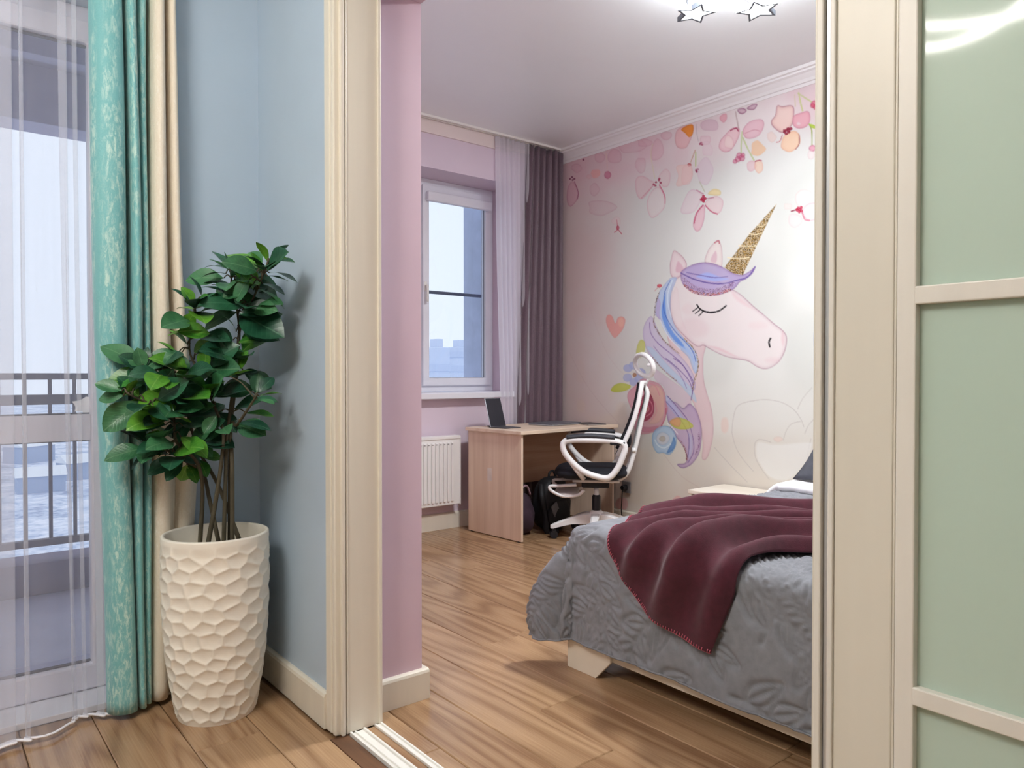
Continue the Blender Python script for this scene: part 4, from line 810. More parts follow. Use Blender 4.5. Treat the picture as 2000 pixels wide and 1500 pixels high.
 ('f',[(3.477,2.509),(3.481,2.504),(3.488,2.503),(3.495,2.507),(3.498,2.513),(3.496,2.519),(3.488,2.519),(3.481,2.516)],(160,40,72),0.7200000000000001,None,0.0,3),
 ('f',[(3.489,2.539),(3.492,2.535),(3.499,2.533),(3.506,2.538),(3.509,2.543),(3.506,2.549),(3.499,2.55),(3.491,2.546)],(160,40,72),0.7200000000000001,None,0.0,3),
 ('f',[(3.525,2.498),(3.527,2.493),(3.535,2.493),(3.543,2.496),(3.546,2.502),(3.542,2.508),(3.535,2.509),(3.528,2.504)],(160,40,72),0.7200000000000001,None,0.0,3),
 ('l',[(3.916,2.313),(3.904,2.243),(3.939,2.222)],(190,80,100),0.7,8),
 ('l',[(3.904,2.243),(3.863,2.198)],(190,80,100),0.7,7),
 ('f',[(3.887,2.249),(3.893,2.238),(3.904,2.235),(3.916,2.24),(3.92,2.254),(3.916,2.265),(3.904,2.269),(3.892,2.263)],(180,60,82),0.5599999999999999,None,0.0,5),
 ('f',[(3.871,2.298),(3.876,2.269),(3.916,2.277),(3.954,2.282),(3.978,2.315),(3.96,2.331),(3.916,2.344),(3.877,2.321)],(228,200,200),0.4,None,0.0,10),
 ('f',[(3.358,2.801),(3.328,2.857),(3.212,2.854),(3.203,2.809),(3.231,2.747),(3.269,2.709),(3.338,2.733)],(224,178,180),0.85,(180,120,125),0.6,6),
 ('f',[(3.304,2.849),(3.212,2.858),(3.205,2.795),(3.236,2.775),(3.27,2.811)],(226,132,40),0.95,None,0,6),
 ('f',[(3.347,2.593),(3.288,2.596),(3.221,2.574),(3.211,2.487),(3.288,2.455),(3.347,2.467),(3.327,2.526)],(228,198,190),0.7,(215,170,165),0.4,6),
 ('l',[(3.188,2.675),(3.23,2.584)],(190,150,130),0.7,6),
 ('f',[(3.217,2.581),(3.223,2.575),(3.235,2.575),(3.247,2.58),(3.252,2.588),(3.248,2.595),(3.235,2.594),(3.223,2.589)],(180,90,95),0.6400000000000001,None,0.0,4),
 ('f',[(2.998,2.795),(3.012,2.768),(3.076,2.781),(3.122,2.799),(3.142,2.832),(3.126,2.852),(3.076,2.855),(3.021,2.834)],(208,172,188),0.5599999999999999,(170,130,150),0.24,6),
 ('f',[(2.932,2.83),(2.937,2.815),(2.955,2.804),(2.976,2.819),(2.987,2.844),(2.972,2.856),(2.956,2.859),(2.936,2.853)],(222,150,165),0.68,(190,110,130),0.4,6),
 ('l',[(3.178,2.849),(3.173,2.787),(3.159,2.729)],(180,165,170),0.6,6),
 ('l',[(3.182,2.673),(3.22,2.605)],(190,150,130),0.7,6),
 ('l',[(3.18,2.657),(3.182,2.565)],(160,190,90),0.8,7),
 ('f',[(3.134,2.704),(3.137,2.699),(3.145,2.699),(3.152,2.703),(3.155,2.709),(3.152,2.713),(3.145,2.714),(3.138,2.71)],(150,45,78),0.7200000000000001,None,0.0,3),
 ('f',[(3.125,2.71),(3.128,2.705),(3.136,2.705),(3.143,2.709),(3.145,2.714),(3.143,2.719),(3.136,2.72),(3.128,2.716)],(150,45,78),0.7200000000000001,None,0.0,3),
 ('f',[(3.116,2.696),(3.119,2.691),(3.126,2.691),(3.134,2.695),(3.137,2.701),(3.134,2.706),(3.126,2.706),(3.119,2.702)],(150,45,78),0.7200000000000001,None,0.0,3),
 ('f',[(3.166,2.531),(3.169,2.527),(3.177,2.526),(3.184,2.529),(3.187,2.536),(3.184,2.541),(3.177,2.541),(3.17,2.538)],(150,45,78),0.7200000000000001,None,0.0,3),
 ('f',[(3.152,2.534),(3.156,2.53),(3.163,2.529),(3.171,2.532),(3.174,2.539),(3.17,2.544),(3.163,2.545),(3.156,2.54)],(150,45,78),0.7200000000000001,None,0.0,3),
 ('f',[(3.16,2.521),(3.163,2.516),(3.17,2.515),(3.178,2.519),(3.18,2.525),(3.177,2.53),(3.17,2.531),(3.163,2.527)],(150,45,78),0.7200000000000001,None,0.0,3),
 ('f',[(3.058,2.712),(3.071,2.692),(3.099,2.69),(3.136,2.706),(3.144,2.733),(3.136,2.755),(3.099,2.748),(3.067,2.739)],(222,186,196),0.48,(190,130,150),0.32000000000000006,6),
 ('f',[(3.043,2.648),(3.051,2.611),(3.084,2.616),(3.118,2.631),(3.122,2.667),(3.117,2.707),(3.085,2.711),(3.061,2.682)],(222,200,208),0.48,(205,170,185),0.32000000000000006,6),
 ('f',[(3.037,2.504),(3.064,2.439),(3.097,2.42),(3.148,2.455),(3.168,2.532),(3.148,2.579),(3.098,2.606),(3.06,2.564)],(216,196,208),0.5599999999999999,(195,165,185),0.32000000000000006,6),
 ('f',[(3.217,2.581),(3.222,2.574),(3.234,2.573),(3.247,2.58),(3.25,2.588),(3.246,2.595),(3.234,2.596),(3.223,2.59)],(195,100,100),0.5599999999999999,None,0.0,4),
 ('f',[(3.287,2.58),(3.22,2.574),(3.21,2.502),(3.238,2.453),(3.296,2.473)],(228,196,194),0.6,(215,170,170),0.4,6),
 ('f',[(2.955,2.709),(2.894,2.746),(2.841,2.736),(2.841,2.681),(2.894,2.613),(2.946,2.607),(2.99,2.643),(2.981,2.686)],(228,190,196),0.85,(185,115,135),0.7,6),
 ('f',[(2.88,2.654),(2.885,2.618),(2.915,2.625),(2.944,2.641),(2.949,2.671),(2.938,2.704),(2.916,2.706),(2.893,2.685)],(236,222,214),0.5599999999999999,(205,150,160),0.4,6),
 ('l',[(2.903,2.737),(2.86,2.741),(2.843,2.718)],(150,50,80),0.8,7),
 ('f',[(2.809,2.71),(2.76,2.755),(2.678,2.749),(2.658,2.707),(2.694,2.652),(2.776,2.654)],(224,178,190),0.85,(190,125,145),0.7,6),
 ('l',[(2.792,2.691),(2.727,2.696),(2.686,2.678)],(200,140,155),0.6,6),
 ('l',[(2.865,2.848),(2.852,2.786),(2.841,2.732)],(175,150,150),0.6,9),
 ('l',[(2.816,2.704),(2.821,2.625),(2.821,2.567)],(190,205,150),0.8,10),
 ('l',[(2.809,2.666),(2.767,2.576),(2.726,2.502)],(185,200,140),0.8,9),
 ('f',[(2.642,2.554),(2.668,2.533),(2.701,2.526),(2.743,2.547),(2.742,2.577),(2.739,2.613),(2.702,2.621),(2.669,2.587)],(236,188,140),0.68,(225,170,120),0.32000000000000006,8),
 ('f',[(2.812,2.55),(2.819,2.538),(2.834,2.535),(2.849,2.546),(2.857,2.561),(2.849,2.573),(2.834,2.574),(2.819,2.565)],(206,112,142),0.6000000000000001,(150,50,85),0.5599999999999999,4),
 ('f',[(2.795,2.532),(2.801,2.519),(2.817,2.519),(2.831,2.527),(2.838,2.542),(2.833,2.554),(2.817,2.557),(2.801,2.547)],(206,112,142),0.6000000000000001,(150,50,85),0.5599999999999999,4),
 ('f',[(2.825,2.531),(2.831,2.521),(2.846,2.52),(2.861,2.526),(2.866,2.541),(2.86,2.552),(2.846,2.555),(2.831,2.544)],(206,112,142),0.6000000000000001,(150,50,85),0.5599999999999999,4),
 ('f',[(2.794,2.55),(2.799,2.542),(2.808,2.54),(2.819,2.546),(2.824,2.557),(2.818,2.564),(2.809,2.567),(2.798,2.56)],(206,112,142),0.6000000000000001,(150,50,85),0.5599999999999999,4),
 ('f',[(2.852,2.523),(2.857,2.515),(2.867,2.514),(2.878,2.519),(2.884,2.53),(2.879,2.538),(2.868,2.54),(2.857,2.534)],(206,112,142),0.6000000000000001,(150,50,85),0.5599999999999999,4),
 ('f',[(2.71,2.463),(2.726,2.441),(2.75,2.437),(2.771,2.452),(2.776,2.477),(2.774,2.495),(2.75,2.504),(2.724,2.492)],(224,180,186),0.5599999999999999,(195,130,145),0.32000000000000006,6),
 ('f',[(2.663,2.453),(2.666,2.426),(2.693,2.413),(2.716,2.44),(2.722,2.465),(2.713,2.497),(2.693,2.49),(2.67,2.479)],(238,200,172),0.6400000000000001,(215,150,130),0.4,6),
 ('l',[(2.717,2.493),(2.693,2.495),(2.673,2.487)],(170,70,85),0.8,7),
 ('f',[(2.848,2.858),(2.81,2.855),(2.785,2.833),(2.81,2.822),(2.835,2.834)],(205,170,188),0.8,(120,60,95),0.8,6),
 ('f',[(2.777,2.849),(2.736,2.859),(2.707,2.851),(2.727,2.828),(2.76,2.835)],(205,170,188),0.8,(120,60,95),0.8,6),
 ('f',[(2.576,2.748),(2.564,2.802),(2.53,2.788),(2.462,2.773),(2.453,2.715),(2.469,2.657),(2.529,2.63),(2.591,2.682),(2.603,2.72)],(232,200,190),0.92,(150,85,100),0.75,6),
 ('f',[(2.454,2.708),(2.41,2.715),(2.359,2.711),(2.347,2.659),(2.373,2.626),(2.424,2.629),(2.457,2.661)],(224,160,172),0.92,(180,100,120),0.6,6),
 ('f',[(2.408,2.652),(2.412,2.646),(2.42,2.645),(2.429,2.651),(2.433,2.658),(2.429,2.664),(2.42,2.664),(2.412,2.659)],(240,225,225),0.7200000000000001,None,0.0,4),
 ('f',[(2.536,2.55),(2.514,2.607),(2.453,2.619),(2.416,2.583),(2.416,2.528),(2.468,2.498),(2.513,2.517)],(240,202,168),0.92,(215,150,115),0.6,6),
 ('f',[(2.562,2.612),(2.575,2.588),(2.602,2.58),(2.63,2.606),(2.638,2.631),(2.634,2.652),(2.603,2.66),(2.581,2.639)],(232,205,195),0.5599999999999999,None,0.0,10),
 ('l',[(2.418,2.59),(2.416,2.535),(2.438,2.506)],(150,80,80),0.7,6),
 ('f',[(2.503,2.625),(2.506,2.62),(2.514,2.619),(2.521,2.623),(2.525,2.63),(2.522,2.636),(2.514,2.636),(2.507,2.633)],(140,22,50),0.76,None,0.0,3),
 ('f',[(2.492,2.633),(2.495,2.627),(2.502,2.627),(2.51,2.63),(2.512,2.638),(2.51,2.644),(2.502,2.644),(2.494,2.64)],(140,22,50),0.76,None,0.0,3),
 ('f',[(2.48,2.64),(2.484,2.635),(2.491,2.633),(2.498,2.638),(2.501,2.645),(2.499,2.651),(2.491,2.652),(2.483,2.647)],(140,22,50),0.76,None,0.0,3),
 ('f',[(2.476,2.618),(2.479,2.613),(2.487,2.612),(2.495,2.617),(2.497,2.624),(2.495,2.629),(2.487,2.63),(2.48,2.626)],(140,22,50),0.76,None,0.0,3),
 ('f',[(2.492,2.612),(2.495,2.607),(2.502,2.606),(2.509,2.61),(2.513,2.617),(2.51,2.623),(2.502,2.623),(2.495,2.619)],(140,22,50),0.76,None,0.0,3),
 ('f',[(2.461,2.635),(2.464,2.63),(2.472,2.629),(2.48,2.633),(2.483,2.64),(2.48,2.646),(2.472,2.647),(2.464,2.643)],(140,22,50),0.76,None,0.0,3),
 ('f',[(2.505,2.634),(2.507,2.628),(2.515,2.627),(2.522,2.631),(2.525,2.639),(2.523,2.645),(2.515,2.645),(2.508,2.641)],(140,22,50),0.76,None,0.0,3),
 ('f',[(2.473,2.628),(2.475,2.622),(2.483,2.621),(2.49,2.626),(2.494,2.633),(2.491,2.639),(2.484,2.639),(2.475,2.634)],(140,22,50),0.76,None,0.0,3),
 ('l',[(2.529,2.614),(2.544,2.58),(2.567,2.578)],(185,90,95),0.7,6),
 ('l',[(2.447,2.836),(2.443,2.767)],(205,195,160),0.6,7),
 ('l',[(2.421,2.842),(2.41,2.785),(2.395,2.726)],(190,195,130),0.8,9),
 ('l',[(2.425,2.84),(2.374,2.795),(2.338,2.764)],(190,195,140),0.8,8),
 ('l',[(2.351,2.634),(2.335,2.589),(2.333,2.501)],(130,150,60),0.8,6),
 ('f',[(2.355,2.635),(2.323,2.623),(2.301,2.597),(2.33,2.605)],(176,205,60),0.9,None,0,4),
 ('f',[(2.311,2.482),(2.315,2.47),(2.33,2.468),(2.345,2.477),(2.351,2.491),(2.344,2.501),(2.33,2.503),(2.317,2.496)],(222,140,165),0.68,(165,60,95),0.5599999999999999,4),
 ('f',[(2.318,2.444),(2.325,2.427),(2.339,2.423),(2.354,2.433),(2.359,2.454),(2.353,2.472),(2.34,2.477),(2.325,2.465)],(232,215,215),0.48,(205,170,175),0.32000000000000006,6),
 ('f',[(2.301,2.74),(2.306,2.729),(2.32,2.726),(2.334,2.736),(2.341,2.752),(2.335,2.762),(2.32,2.766),(2.307,2.755)],(205,90,112),0.68,(150,40,70),0.48,4),
 ('f',[(2.292,2.721),(2.297,2.712),(2.309,2.71),(2.321,2.717),(2.326,2.731),(2.32,2.741),(2.309,2.741),(2.297,2.734)],(205,90,112),0.68,(150,40,70),0.48,4),
 ('f',[(2.318,2.735),(2.321,2.727),(2.33,2.726),(2.339,2.732),(2.344,2.742),(2.339,2.75),(2.33,2.751),(2.321,2.745)],(205,90,112),0.68,(150,40,70),0.48,4),
 ('f',[(3.115,2.345),(3.2,2.407),(3.257,2.379),(3.305,2.27),(3.199,2.252),(3.143,2.312)],(224,206,212),0.6,(200,160,180),0.5,6),
 ('f',[(3.115,2.284),(3.106,2.213),(3.133,2.134),(3.17,2.116),(3.199,2.159),(3.18,2.234)],(226,186,196),0.85,(190,120,145),0.6,6),
 ('l',[(3.12,2.285),(3.171,2.24),(3.193,2.174)],(186,80,110),0.8,10),
 ('f',[(3.101,2.297),(3.024,2.328),(2.962,2.29),(2.97,2.228),(3.006,2.208),(3.06,2.236)],(228,206,208),0.8,(205,150,165),0.6,6),
 ('l',[(3.101,2.281),(3.051,2.231),(3.001,2.205)],(186,90,115),0.8,8),
 ('f',[(3.079,2.357),(3.033,2.379),(2.98,2.357),(2.984,2.328),(3.051,2.341)],(234,214,150),0.8,None,0,8),
 ('l',[(3.148,2.451),(3.106,2.374)],(180,180,150),0.6,6),
 ('l',[(3.172,2.398),(3.116,2.36)],(190,110,140),0.6,7),
 ('l',[(3.088,2.325),(3.033,2.321)],(170,100,120),0.7,6),
 ('f',[(3.113,2.329),(3.116,2.323),(3.125,2.321),(3.133,2.325),(3.138,2.334),(3.133,2.34),(3.125,2.342),(3.116,2.336)],(176,28,62),0.76,None,0.0,3),
 ('f',[(3.098,2.319),(3.103,2.313),(3.111,2.31),(3.119,2.315),(3.122,2.323),(3.119,2.33),(3.111,2.331),(3.102,2.326)],(176,28,62),0.76,None,0.0,3),
 ('f',[(3.121,2.323),(3.125,2.316),(3.134,2.316),(3.142,2.32),(3.146,2.328),(3.142,2.334),(3.134,2.336),(3.125,2.331)],(176,28,62),0.76,None,0.0,3),
 ('f',[(3.104,2.308),(3.106,2.301),(3.115,2.301),(3.124,2.306),(3.128,2.313),(3.123,2.319),(3.115,2.321),(3.106,2.316)],(176,28,62),0.76,None,0.0,3),
 ('f',[(3.089,2.325),(3.093,2.318),(3.102,2.317),(3.109,2.322),(3.113,2.329),(3.11,2.335),(3.102,2.337),(3.093,2.332)],(176,28,62),0.76,None,0.0,3),
 ('f',[(3.104,2.343),(3.107,2.336),(3.115,2.334),(3.124,2.339),(3.128,2.347),(3.124,2.353),(3.115,2.355),(3.106,2.35)],(176,28,62),0.76,None,0.0,3),
 ('f',[(2.429,2.17),(2.436,2.226),(2.392,2.251),(2.334,2.22),(2.341,2.167),(2.392,2.149)],(232,224,220),0.7,(215,190,190),0.5,6),
 ('f',[(2.393,2.068),(2.405,2.044),(2.443,2.03),(2.475,2.053),(2.482,2.083),(2.475,2.111),(2.443,2.112),(2.407,2.093)],(232,216,216),0.5599999999999999,(215,180,185),0.4,6),
 ('f',[(2.392,2.119),(2.356,2.157),(2.298,2.146),(2.291,2.072),(2.355,2.059)],(234,218,218),0.75,(205,150,165),0.6,6),
 ('l',[(2.395,2.116),(2.377,2.069),(2.348,2.059)],(196,100,125),0.7,8),
 ('f',[(2.459,2.161),(2.462,2.143),(2.488,2.144),(2.514,2.151),(2.519,2.172),(2.514,2.192),(2.489,2.189),(2.46,2.179)],(232,214,210),0.48,None,0.0,10),
 ('l',[(2.466,2.133),(2.432,2.137)],(120,30,50),0.9,7),
 ('f',[(2.411,2.143),(2.414,2.136),(2.421,2.134),(2.428,2.139),(2.431,2.146),(2.428,2.152),(2.421,2.154),(2.414,2.15)],(190,24,60),0.76,None,0.0,3),
 ('f',[(2.4,2.13),(2.404,2.124),(2.41,2.123),(2.417,2.127),(2.42,2.134),(2.417,2.14),(2.41,2.142),(2.404,2.137)],(190,24,60),0.76,None,0.0,3),
 ('f',[(2.389,2.122),(2.392,2.116),(2.399,2.114),(2.405,2.117),(2.408,2.125),(2.406,2.131),(2.399,2.133),(2.392,2.129)],(190,24,60),0.76,None,0.0,3),
 ('f',[(2.403,2.121),(2.406,2.114),(2.414,2.112),(2.421,2.117),(2.423,2.124),(2.421,2.13),(2.414,2.132),(2.407,2.128)],(190,24,60),0.76,None,0.0,3),
 ('f',[(2.419,2.134),(2.422,2.128),(2.428,2.125),(2.435,2.13),(2.438,2.137),(2.436,2.143),(2.429,2.146),(2.422,2.141)],(190,24,60),0.76,None,0.0,3),
 ('f',[(2.391,2.143),(2.394,2.136),(2.401,2.135),(2.408,2.139),(2.41,2.146),(2.407,2.152),(2.401,2.154),(2.394,2.15)],(190,24,60),0.76,None,0.0,3),
 ('f',[(2.289,1.533),(2.308,1.412),(2.313,1.321),(2.296,1.168),(2.213,1.047),(2.153,1.345),(2.216,1.528)],(180,196,226),0.9,(110,120,170),0.7,6),
]
STEMS = {
 0:[(0.738,2.56,0.589),(0.746,2.561,0.726),(0.737,2.542,0.802),(0.714,2.535,0.86),(0.657,2.529,0.919),(0.653,2.571,1.018),(0.567,2.551,1.05),(0.517,2.54,1.076)],
 1:[(0.751,2.511,0.595),(0.773,2.5,0.739),(0.79,2.499,0.858),(0.794,2.496,0.944),(0.771,2.515,1.033),(0.745,2.561,1.128),(0.714,2.586,1.219),(0.729,2.574,1.356)],
 2:[(0.793,2.554,0.582),(0.772,2.578,0.721),(0.752,2.581,0.805),(0.69,2.58,0.854),(0.633,2.574,0.892),(0.586,2.587,0.902)],
 3:[(0.799,2.511,0.589),(0.806,2.512,0.791),(0.812,2.507,0.946),(0.862,2.544,1.236),(0.866,2.566,1.349),(0.848,2.555,1.414),(0.834,2.54,1.488)],
 4:[(0.814,2.473,0.593),(0.813,2.467,0.838),(0.827,2.521,0.962),(0.855,2.537,1.147),(0.861,2.532,1.28),(0.887,2.447,1.407),(0.888,2.342,1.493)],
 5:[(0.848,2.51,0.582),(0.809,2.561,0.732),(0.777,2.587,0.816),(0.736,2.595,0.901),(0.666,2.574,1.132),(0.584,2.588,1.146)],
 6:[(0.827,2.54,0.58),(0.827,2.521,0.945),(0.83,2.466,0.969),(0.849,2.374,1.048),(0.854,2.345,1.073)],
}
LEAVES = [
 (4,[0.893,2.356,1.498,0.861,2.34,1.554],0.44,2,[0.888,2.342,1.493]),
 (4,[0.903,2.363,1.503,0.938,2.318,1.547],0.44,0,[0.888,2.355,1.482]),
 (4,[0.902,2.359,1.499,0.928,2.306,1.509],0.44,2,[0.888,2.342,1.493]),
 (4,[0.916,2.386,1.504,0.957,2.319,1.505],0.44,1,[0.888,2.368,1.471]),
 (4,[0.895,2.37,1.479,0.832,2.37,1.51],0.44,1,[0.888,2.368,1.471]),
 (4,[0.89,2.367,1.471,0.849,2.36,1.512],0.44,0,[0.888,2.368,1.471]),
 (4,[0.915,2.404,1.47,0.971,2.333,1.457],0.44,0,[0.888,2.394,1.45]),
 (4,[0.896,2.373,1.454,0.953,2.368,1.45],0.44,0,[0.888,2.381,1.46]),
 (4,[0.905,2.437,1.436,0.952,2.382,1.415],0.44,0,[0.887,2.421,1.428]),
 (4,[0.891,2.427,1.416,0.962,2.407,1.369],0.44,1,[0.887,2.434,1.418]),
 (4,[0.882,2.373,1.467,0.86,2.371,1.5],0.44,2,[0.888,2.368,1.471]),
 (4,[0.801,2.444,1.479,0.775,2.514,1.534],0.44,0,[0.887,2.407,1.439]),
 (4,[0.801,2.439,1.478,0.824,2.388,1.52],0.44,1,[0.887,2.407,1.439]),
 (3,[0.827,2.534,1.487,0.779,2.594,1.51],0.44,0,[0.834,2.54,1.488]),
 (3,[0.812,2.517,1.47,0.747,2.538,1.468],0.44,0,[0.836,2.542,1.479]),
 (3,[0.804,2.454,1.469,0.782,2.461,1.486],0.44,1,[0.834,2.54,1.488]),
 (3,[0.839,2.528,1.433,0.763,2.57,1.447],0.44,0,[0.843,2.55,1.442]),
 (3,[0.825,2.498,1.4,0.75,2.516,1.425],0.44,0,[0.848,2.555,1.414]),
 (3,[0.827,2.498,1.4,0.788,2.557,1.439],0.44,1,[0.848,2.555,1.414]),
 (4,[0.885,2.463,1.416,0.838,2.48,1.489],0.44,2,[0.887,2.447,1.407]),
 (4,[0.89,2.454,1.426,0.878,2.503,1.496],0.44,2,[0.887,2.447,1.407]),
 (4,[0.856,2.419,1.445,0.81,2.422,1.382],0.64,1,[0.887,2.407,1.439]),
 (4,[0.843,2.487,1.364,0.917,2.47,1.396],0.64,1,[0.877,2.478,1.359]),
 (4,[0.845,2.504,1.38,0.766,2.51,1.395],0.44,0,[0.877,2.478,1.359]),
 (4,[0.845,2.492,1.379,0.797,2.499,1.377],0.44,1,[0.877,2.478,1.359]),
 (4,[0.839,2.496,1.35,0.775,2.528,1.356],0.64,0,[0.874,2.489,1.343]),
 (4,[0.848,2.513,1.344,0.756,2.538,1.305],0.64,1,[0.871,2.5,1.327]),
 (4,[0.837,2.458,1.333,0.931,2.409,1.349],0.64,0,[0.874,2.489,1.343]),
 (4,[0.854,2.51,1.337,0.926,2.368,1.275],0.64,0,[0.871,2.5,1.327]),
 (1,[0.729,2.586,1.364,0.698,2.587,1.417],0.64,2,[0.729,2.574,1.356]),
 (1,[0.726,2.55,1.362,0.749,2.502,1.381],0.64,2,[0.729,2.574,1.356]),
 (1,[0.721,2.559,1.348,0.695,2.6,1.356],0.44,2,[0.729,2.574,1.356]),
 (1,[0.719,2.54,1.339,0.703,2.567,1.304],0.64,2,[0.727,2.576,1.339]),
 (1,[0.742,2.545,1.391,0.731,2.542,1.422],0.44,0,[0.729,2.574,1.356]),
 (1,[0.716,2.576,1.377,0.678,2.586,1.404],0.44,0,[0.729,2.574,1.356]),
 (1,[0.746,2.515,1.36,0.759,2.488,1.387],0.44,0,[0.729,2.574,1.356]),
 (1,[0.762,2.524,1.269,0.674,2.523,1.273],0.64,2,[0.72,2.582,1.27]),
 (1,[0.76,2.538,1.276,0.651,2.538,1.272],0.44,2,[0.722,2.58,1.288]),
 (1,[0.784,2.548,1.248,0.731,2.573,1.215],0.64,2,[0.718,2.583,1.253]),
 (1,[0.708,2.549,1.25,0.688,2.575,1.268],0.44,1,[0.718,2.583,1.253]),
 (1,[0.708,2.587,1.233,0.69,2.586,1.254],0.44,2,[0.716,2.585,1.236]),
 (4,[0.848,2.504,1.241,0.933,2.468,1.257],0.64,2,[0.86,2.533,1.246]),
 (4,[0.841,2.537,1.25,0.791,2.538,1.277],0.64,0,[0.86,2.533,1.246]),
 (4,[0.83,2.503,1.212,0.797,2.502,1.247],0.64,0,[0.858,2.534,1.213]),
 (4,[0.834,2.484,1.277,0.814,2.486,1.312],0.44,1,[0.864,2.521,1.296]),
 (1,[0.679,2.594,1.204,0.637,2.6,1.232],0.44,2,[0.714,2.586,1.219]),
 (1,[0.701,2.578,1.164,0.656,2.6,1.186],0.64,2,[0.73,2.574,1.174]),
 (1,[0.68,2.6,1.204,0.699,2.571,1.168],0.44,1,[0.714,2.586,1.219]),
 (1,[0.721,2.537,1.2,0.77,2.472,1.219],0.44,0,[0.726,2.577,1.185]),
 (5,[0.577,2.597,1.153,0.514,2.6,1.191],0.64,0,[0.584,2.588,1.146]),
 (5,[0.577,2.597,1.153,0.561,2.596,1.212],0.64,1,[0.584,2.588,1.146]),
 (5,[0.58,2.596,1.153,0.587,2.6,1.217],0.44,0,[0.584,2.588,1.146]),
 (5,[0.592,2.594,1.139,0.645,2.595,1.189],0.44,0,[0.595,2.586,1.144]),
 (5,[0.669,2.584,1.132,0.626,2.6,1.157],0.44,0,[0.666,2.574,1.132]),
 (1,[0.748,2.536,1.146,0.746,2.517,1.211],0.64,2,[0.741,2.564,1.14]),
 (1,[0.758,2.558,1.15,0.817,2.476,1.171],0.64,1,[0.741,2.564,1.14]),
 (1,[0.738,2.561,1.139,0.673,2.6,1.125],0.64,2,[0.741,2.564,1.14]),
 (1,[0.729,2.554,1.146,0.683,2.562,1.153],0.44,1,[0.737,2.568,1.151]),
 (3,[0.845,2.506,1.146,0.855,2.473,1.204],0.64,2,[0.843,2.53,1.127]),
 (3,[0.837,2.494,1.154,0.808,2.502,1.208],0.64,1,[0.849,2.535,1.163]),
 (3,[0.849,2.52,1.132,0.907,2.507,1.145],0.44,0,[0.843,2.53,1.127]),
 (6,[0.789,2.414,1.129,0.84,2.39,1.146],0.44,2,[0.851,2.363,1.058]),
 (4,[0.898,2.481,1.069,0.913,2.502,1.132],0.64,1,[0.845,2.531,1.077]),
 (6,[0.882,2.408,1.075,0.923,2.41,1.125],0.64,0,[0.849,2.374,1.048]),
 (6,[0.875,2.389,1.064,0.93,2.371,1.076],0.44,2,[0.849,2.374,1.048]),
 (0,[0.509,2.573,1.083,0.447,2.598,1.104],0.64,1,[0.517,2.54,1.076]),
 (0,[0.513,2.575,1.067,0.454,2.6,1.063],0.64,1,[0.523,2.541,1.072]),
 (0,[0.528,2.576,1.071,0.537,2.531,1.116],0.44,2,[0.536,2.544,1.066]),
 (0,[0.566,2.579,1.053,0.51,2.597,1.12],0.64,0,[0.567,2.551,1.05]),
 (0,[0.566,2.579,1.053,0.556,2.6,1.111],0.64,0,[0.567,2.551,1.05]),
 (0,[0.574,2.582,1.049,0.618,2.57,1.061],0.64,0,[0.578,2.553,1.046]),
 (0,[0.563,2.581,1.049,0.473,2.6,0.969],0.64,1,[0.567,2.551,1.05]),
 (0,[0.563,2.581,1.049,0.529,2.568,0.989],0.64,1,[0.567,2.551,1.05]),
 (0,[0.584,2.575,1.049,0.635,2.514,1.012],0.64,1,[0.589,2.556,1.042]),
 (5,[0.608,2.594,1.111,0.567,2.6,1.132],0.64,2,[0.615,2.583,1.141]),
 (5,[0.611,2.592,1.085,0.647,2.544,1.144],0.64,0,[0.615,2.583,1.141]),
 (0,[0.589,2.581,1.053,0.604,2.544,1.128],0.44,2,[0.589,2.556,1.042]),
 (0,[0.652,2.584,1.034,0.637,2.586,1.06],0.44,0,[0.653,2.571,1.018]),
 (0,[0.655,2.579,1.017,0.66,2.552,1.107],0.64,0,[0.653,2.571,1.018]),
 (0,[0.652,2.552,1.035,0.684,2.565,1.085],0.44,0,[0.642,2.569,1.022]),
 (1,[0.749,2.524,1.076,0.679,2.546,1.085],0.64,0,[0.761,2.532,1.069]),
 (1,[0.761,2.536,1.059,0.789,2.505,1.067],0.44,1,[0.764,2.526,1.057]),
 (1,[0.764,2.545,1.063,0.77,2.497,1.136],0.64,0,[0.761,2.532,1.069]),
 (1,[0.768,2.544,1.054,0.836,2.443,1.081],0.64,0,[0.764,2.526,1.057]),
 (1,[0.789,2.519,1.08,0.82,2.47,1.115],0.44,1,[0.761,2.532,1.069]),
 (1,[0.768,2.491,1.034,0.735,2.532,1.017],0.64,1,[0.771,2.515,1.033]),
 (1,[0.773,2.508,1.012,0.682,2.544,1.009],0.64,0,[0.777,2.51,1.011]),
 (4,[0.796,2.555,1.005,0.825,2.489,0.96],0.64,0,[0.834,2.525,1.008]),
 (1,[0.769,2.481,1.001,0.75,2.486,0.972],0.64,1,[0.779,2.508,1.0]),
 (1,[0.744,2.507,0.967,0.7,2.581,0.982],0.64,0,[0.785,2.503,0.977]),
 (5,[0.728,2.565,0.96,0.757,2.554,0.946],0.64,0,[0.718,2.589,0.959]),
 (3,[0.835,2.506,1.019,0.886,2.439,1.05],0.64,0,[0.824,2.516,1.019]),
 (6,[0.857,2.373,1.057,0.903,2.348,1.056],0.44,0,[0.85,2.37,1.051]),
 (6,[0.857,2.36,1.053,0.885,2.313,1.043],0.44,1,[0.851,2.363,1.058]),
 (4,[0.869,2.492,1.005,0.942,2.463,0.995],0.44,2,[0.834,2.525,1.008]),
 (4,[0.843,2.504,0.967,0.894,2.416,0.939],0.64,1,[0.827,2.521,0.962]),
 (6,[0.83,2.452,0.974,0.891,2.373,0.972],0.44,0,[0.833,2.455,0.979]),
 (2,[0.67,2.578,0.915,0.593,2.6,0.981],0.44,2,[0.648,2.576,0.882]),
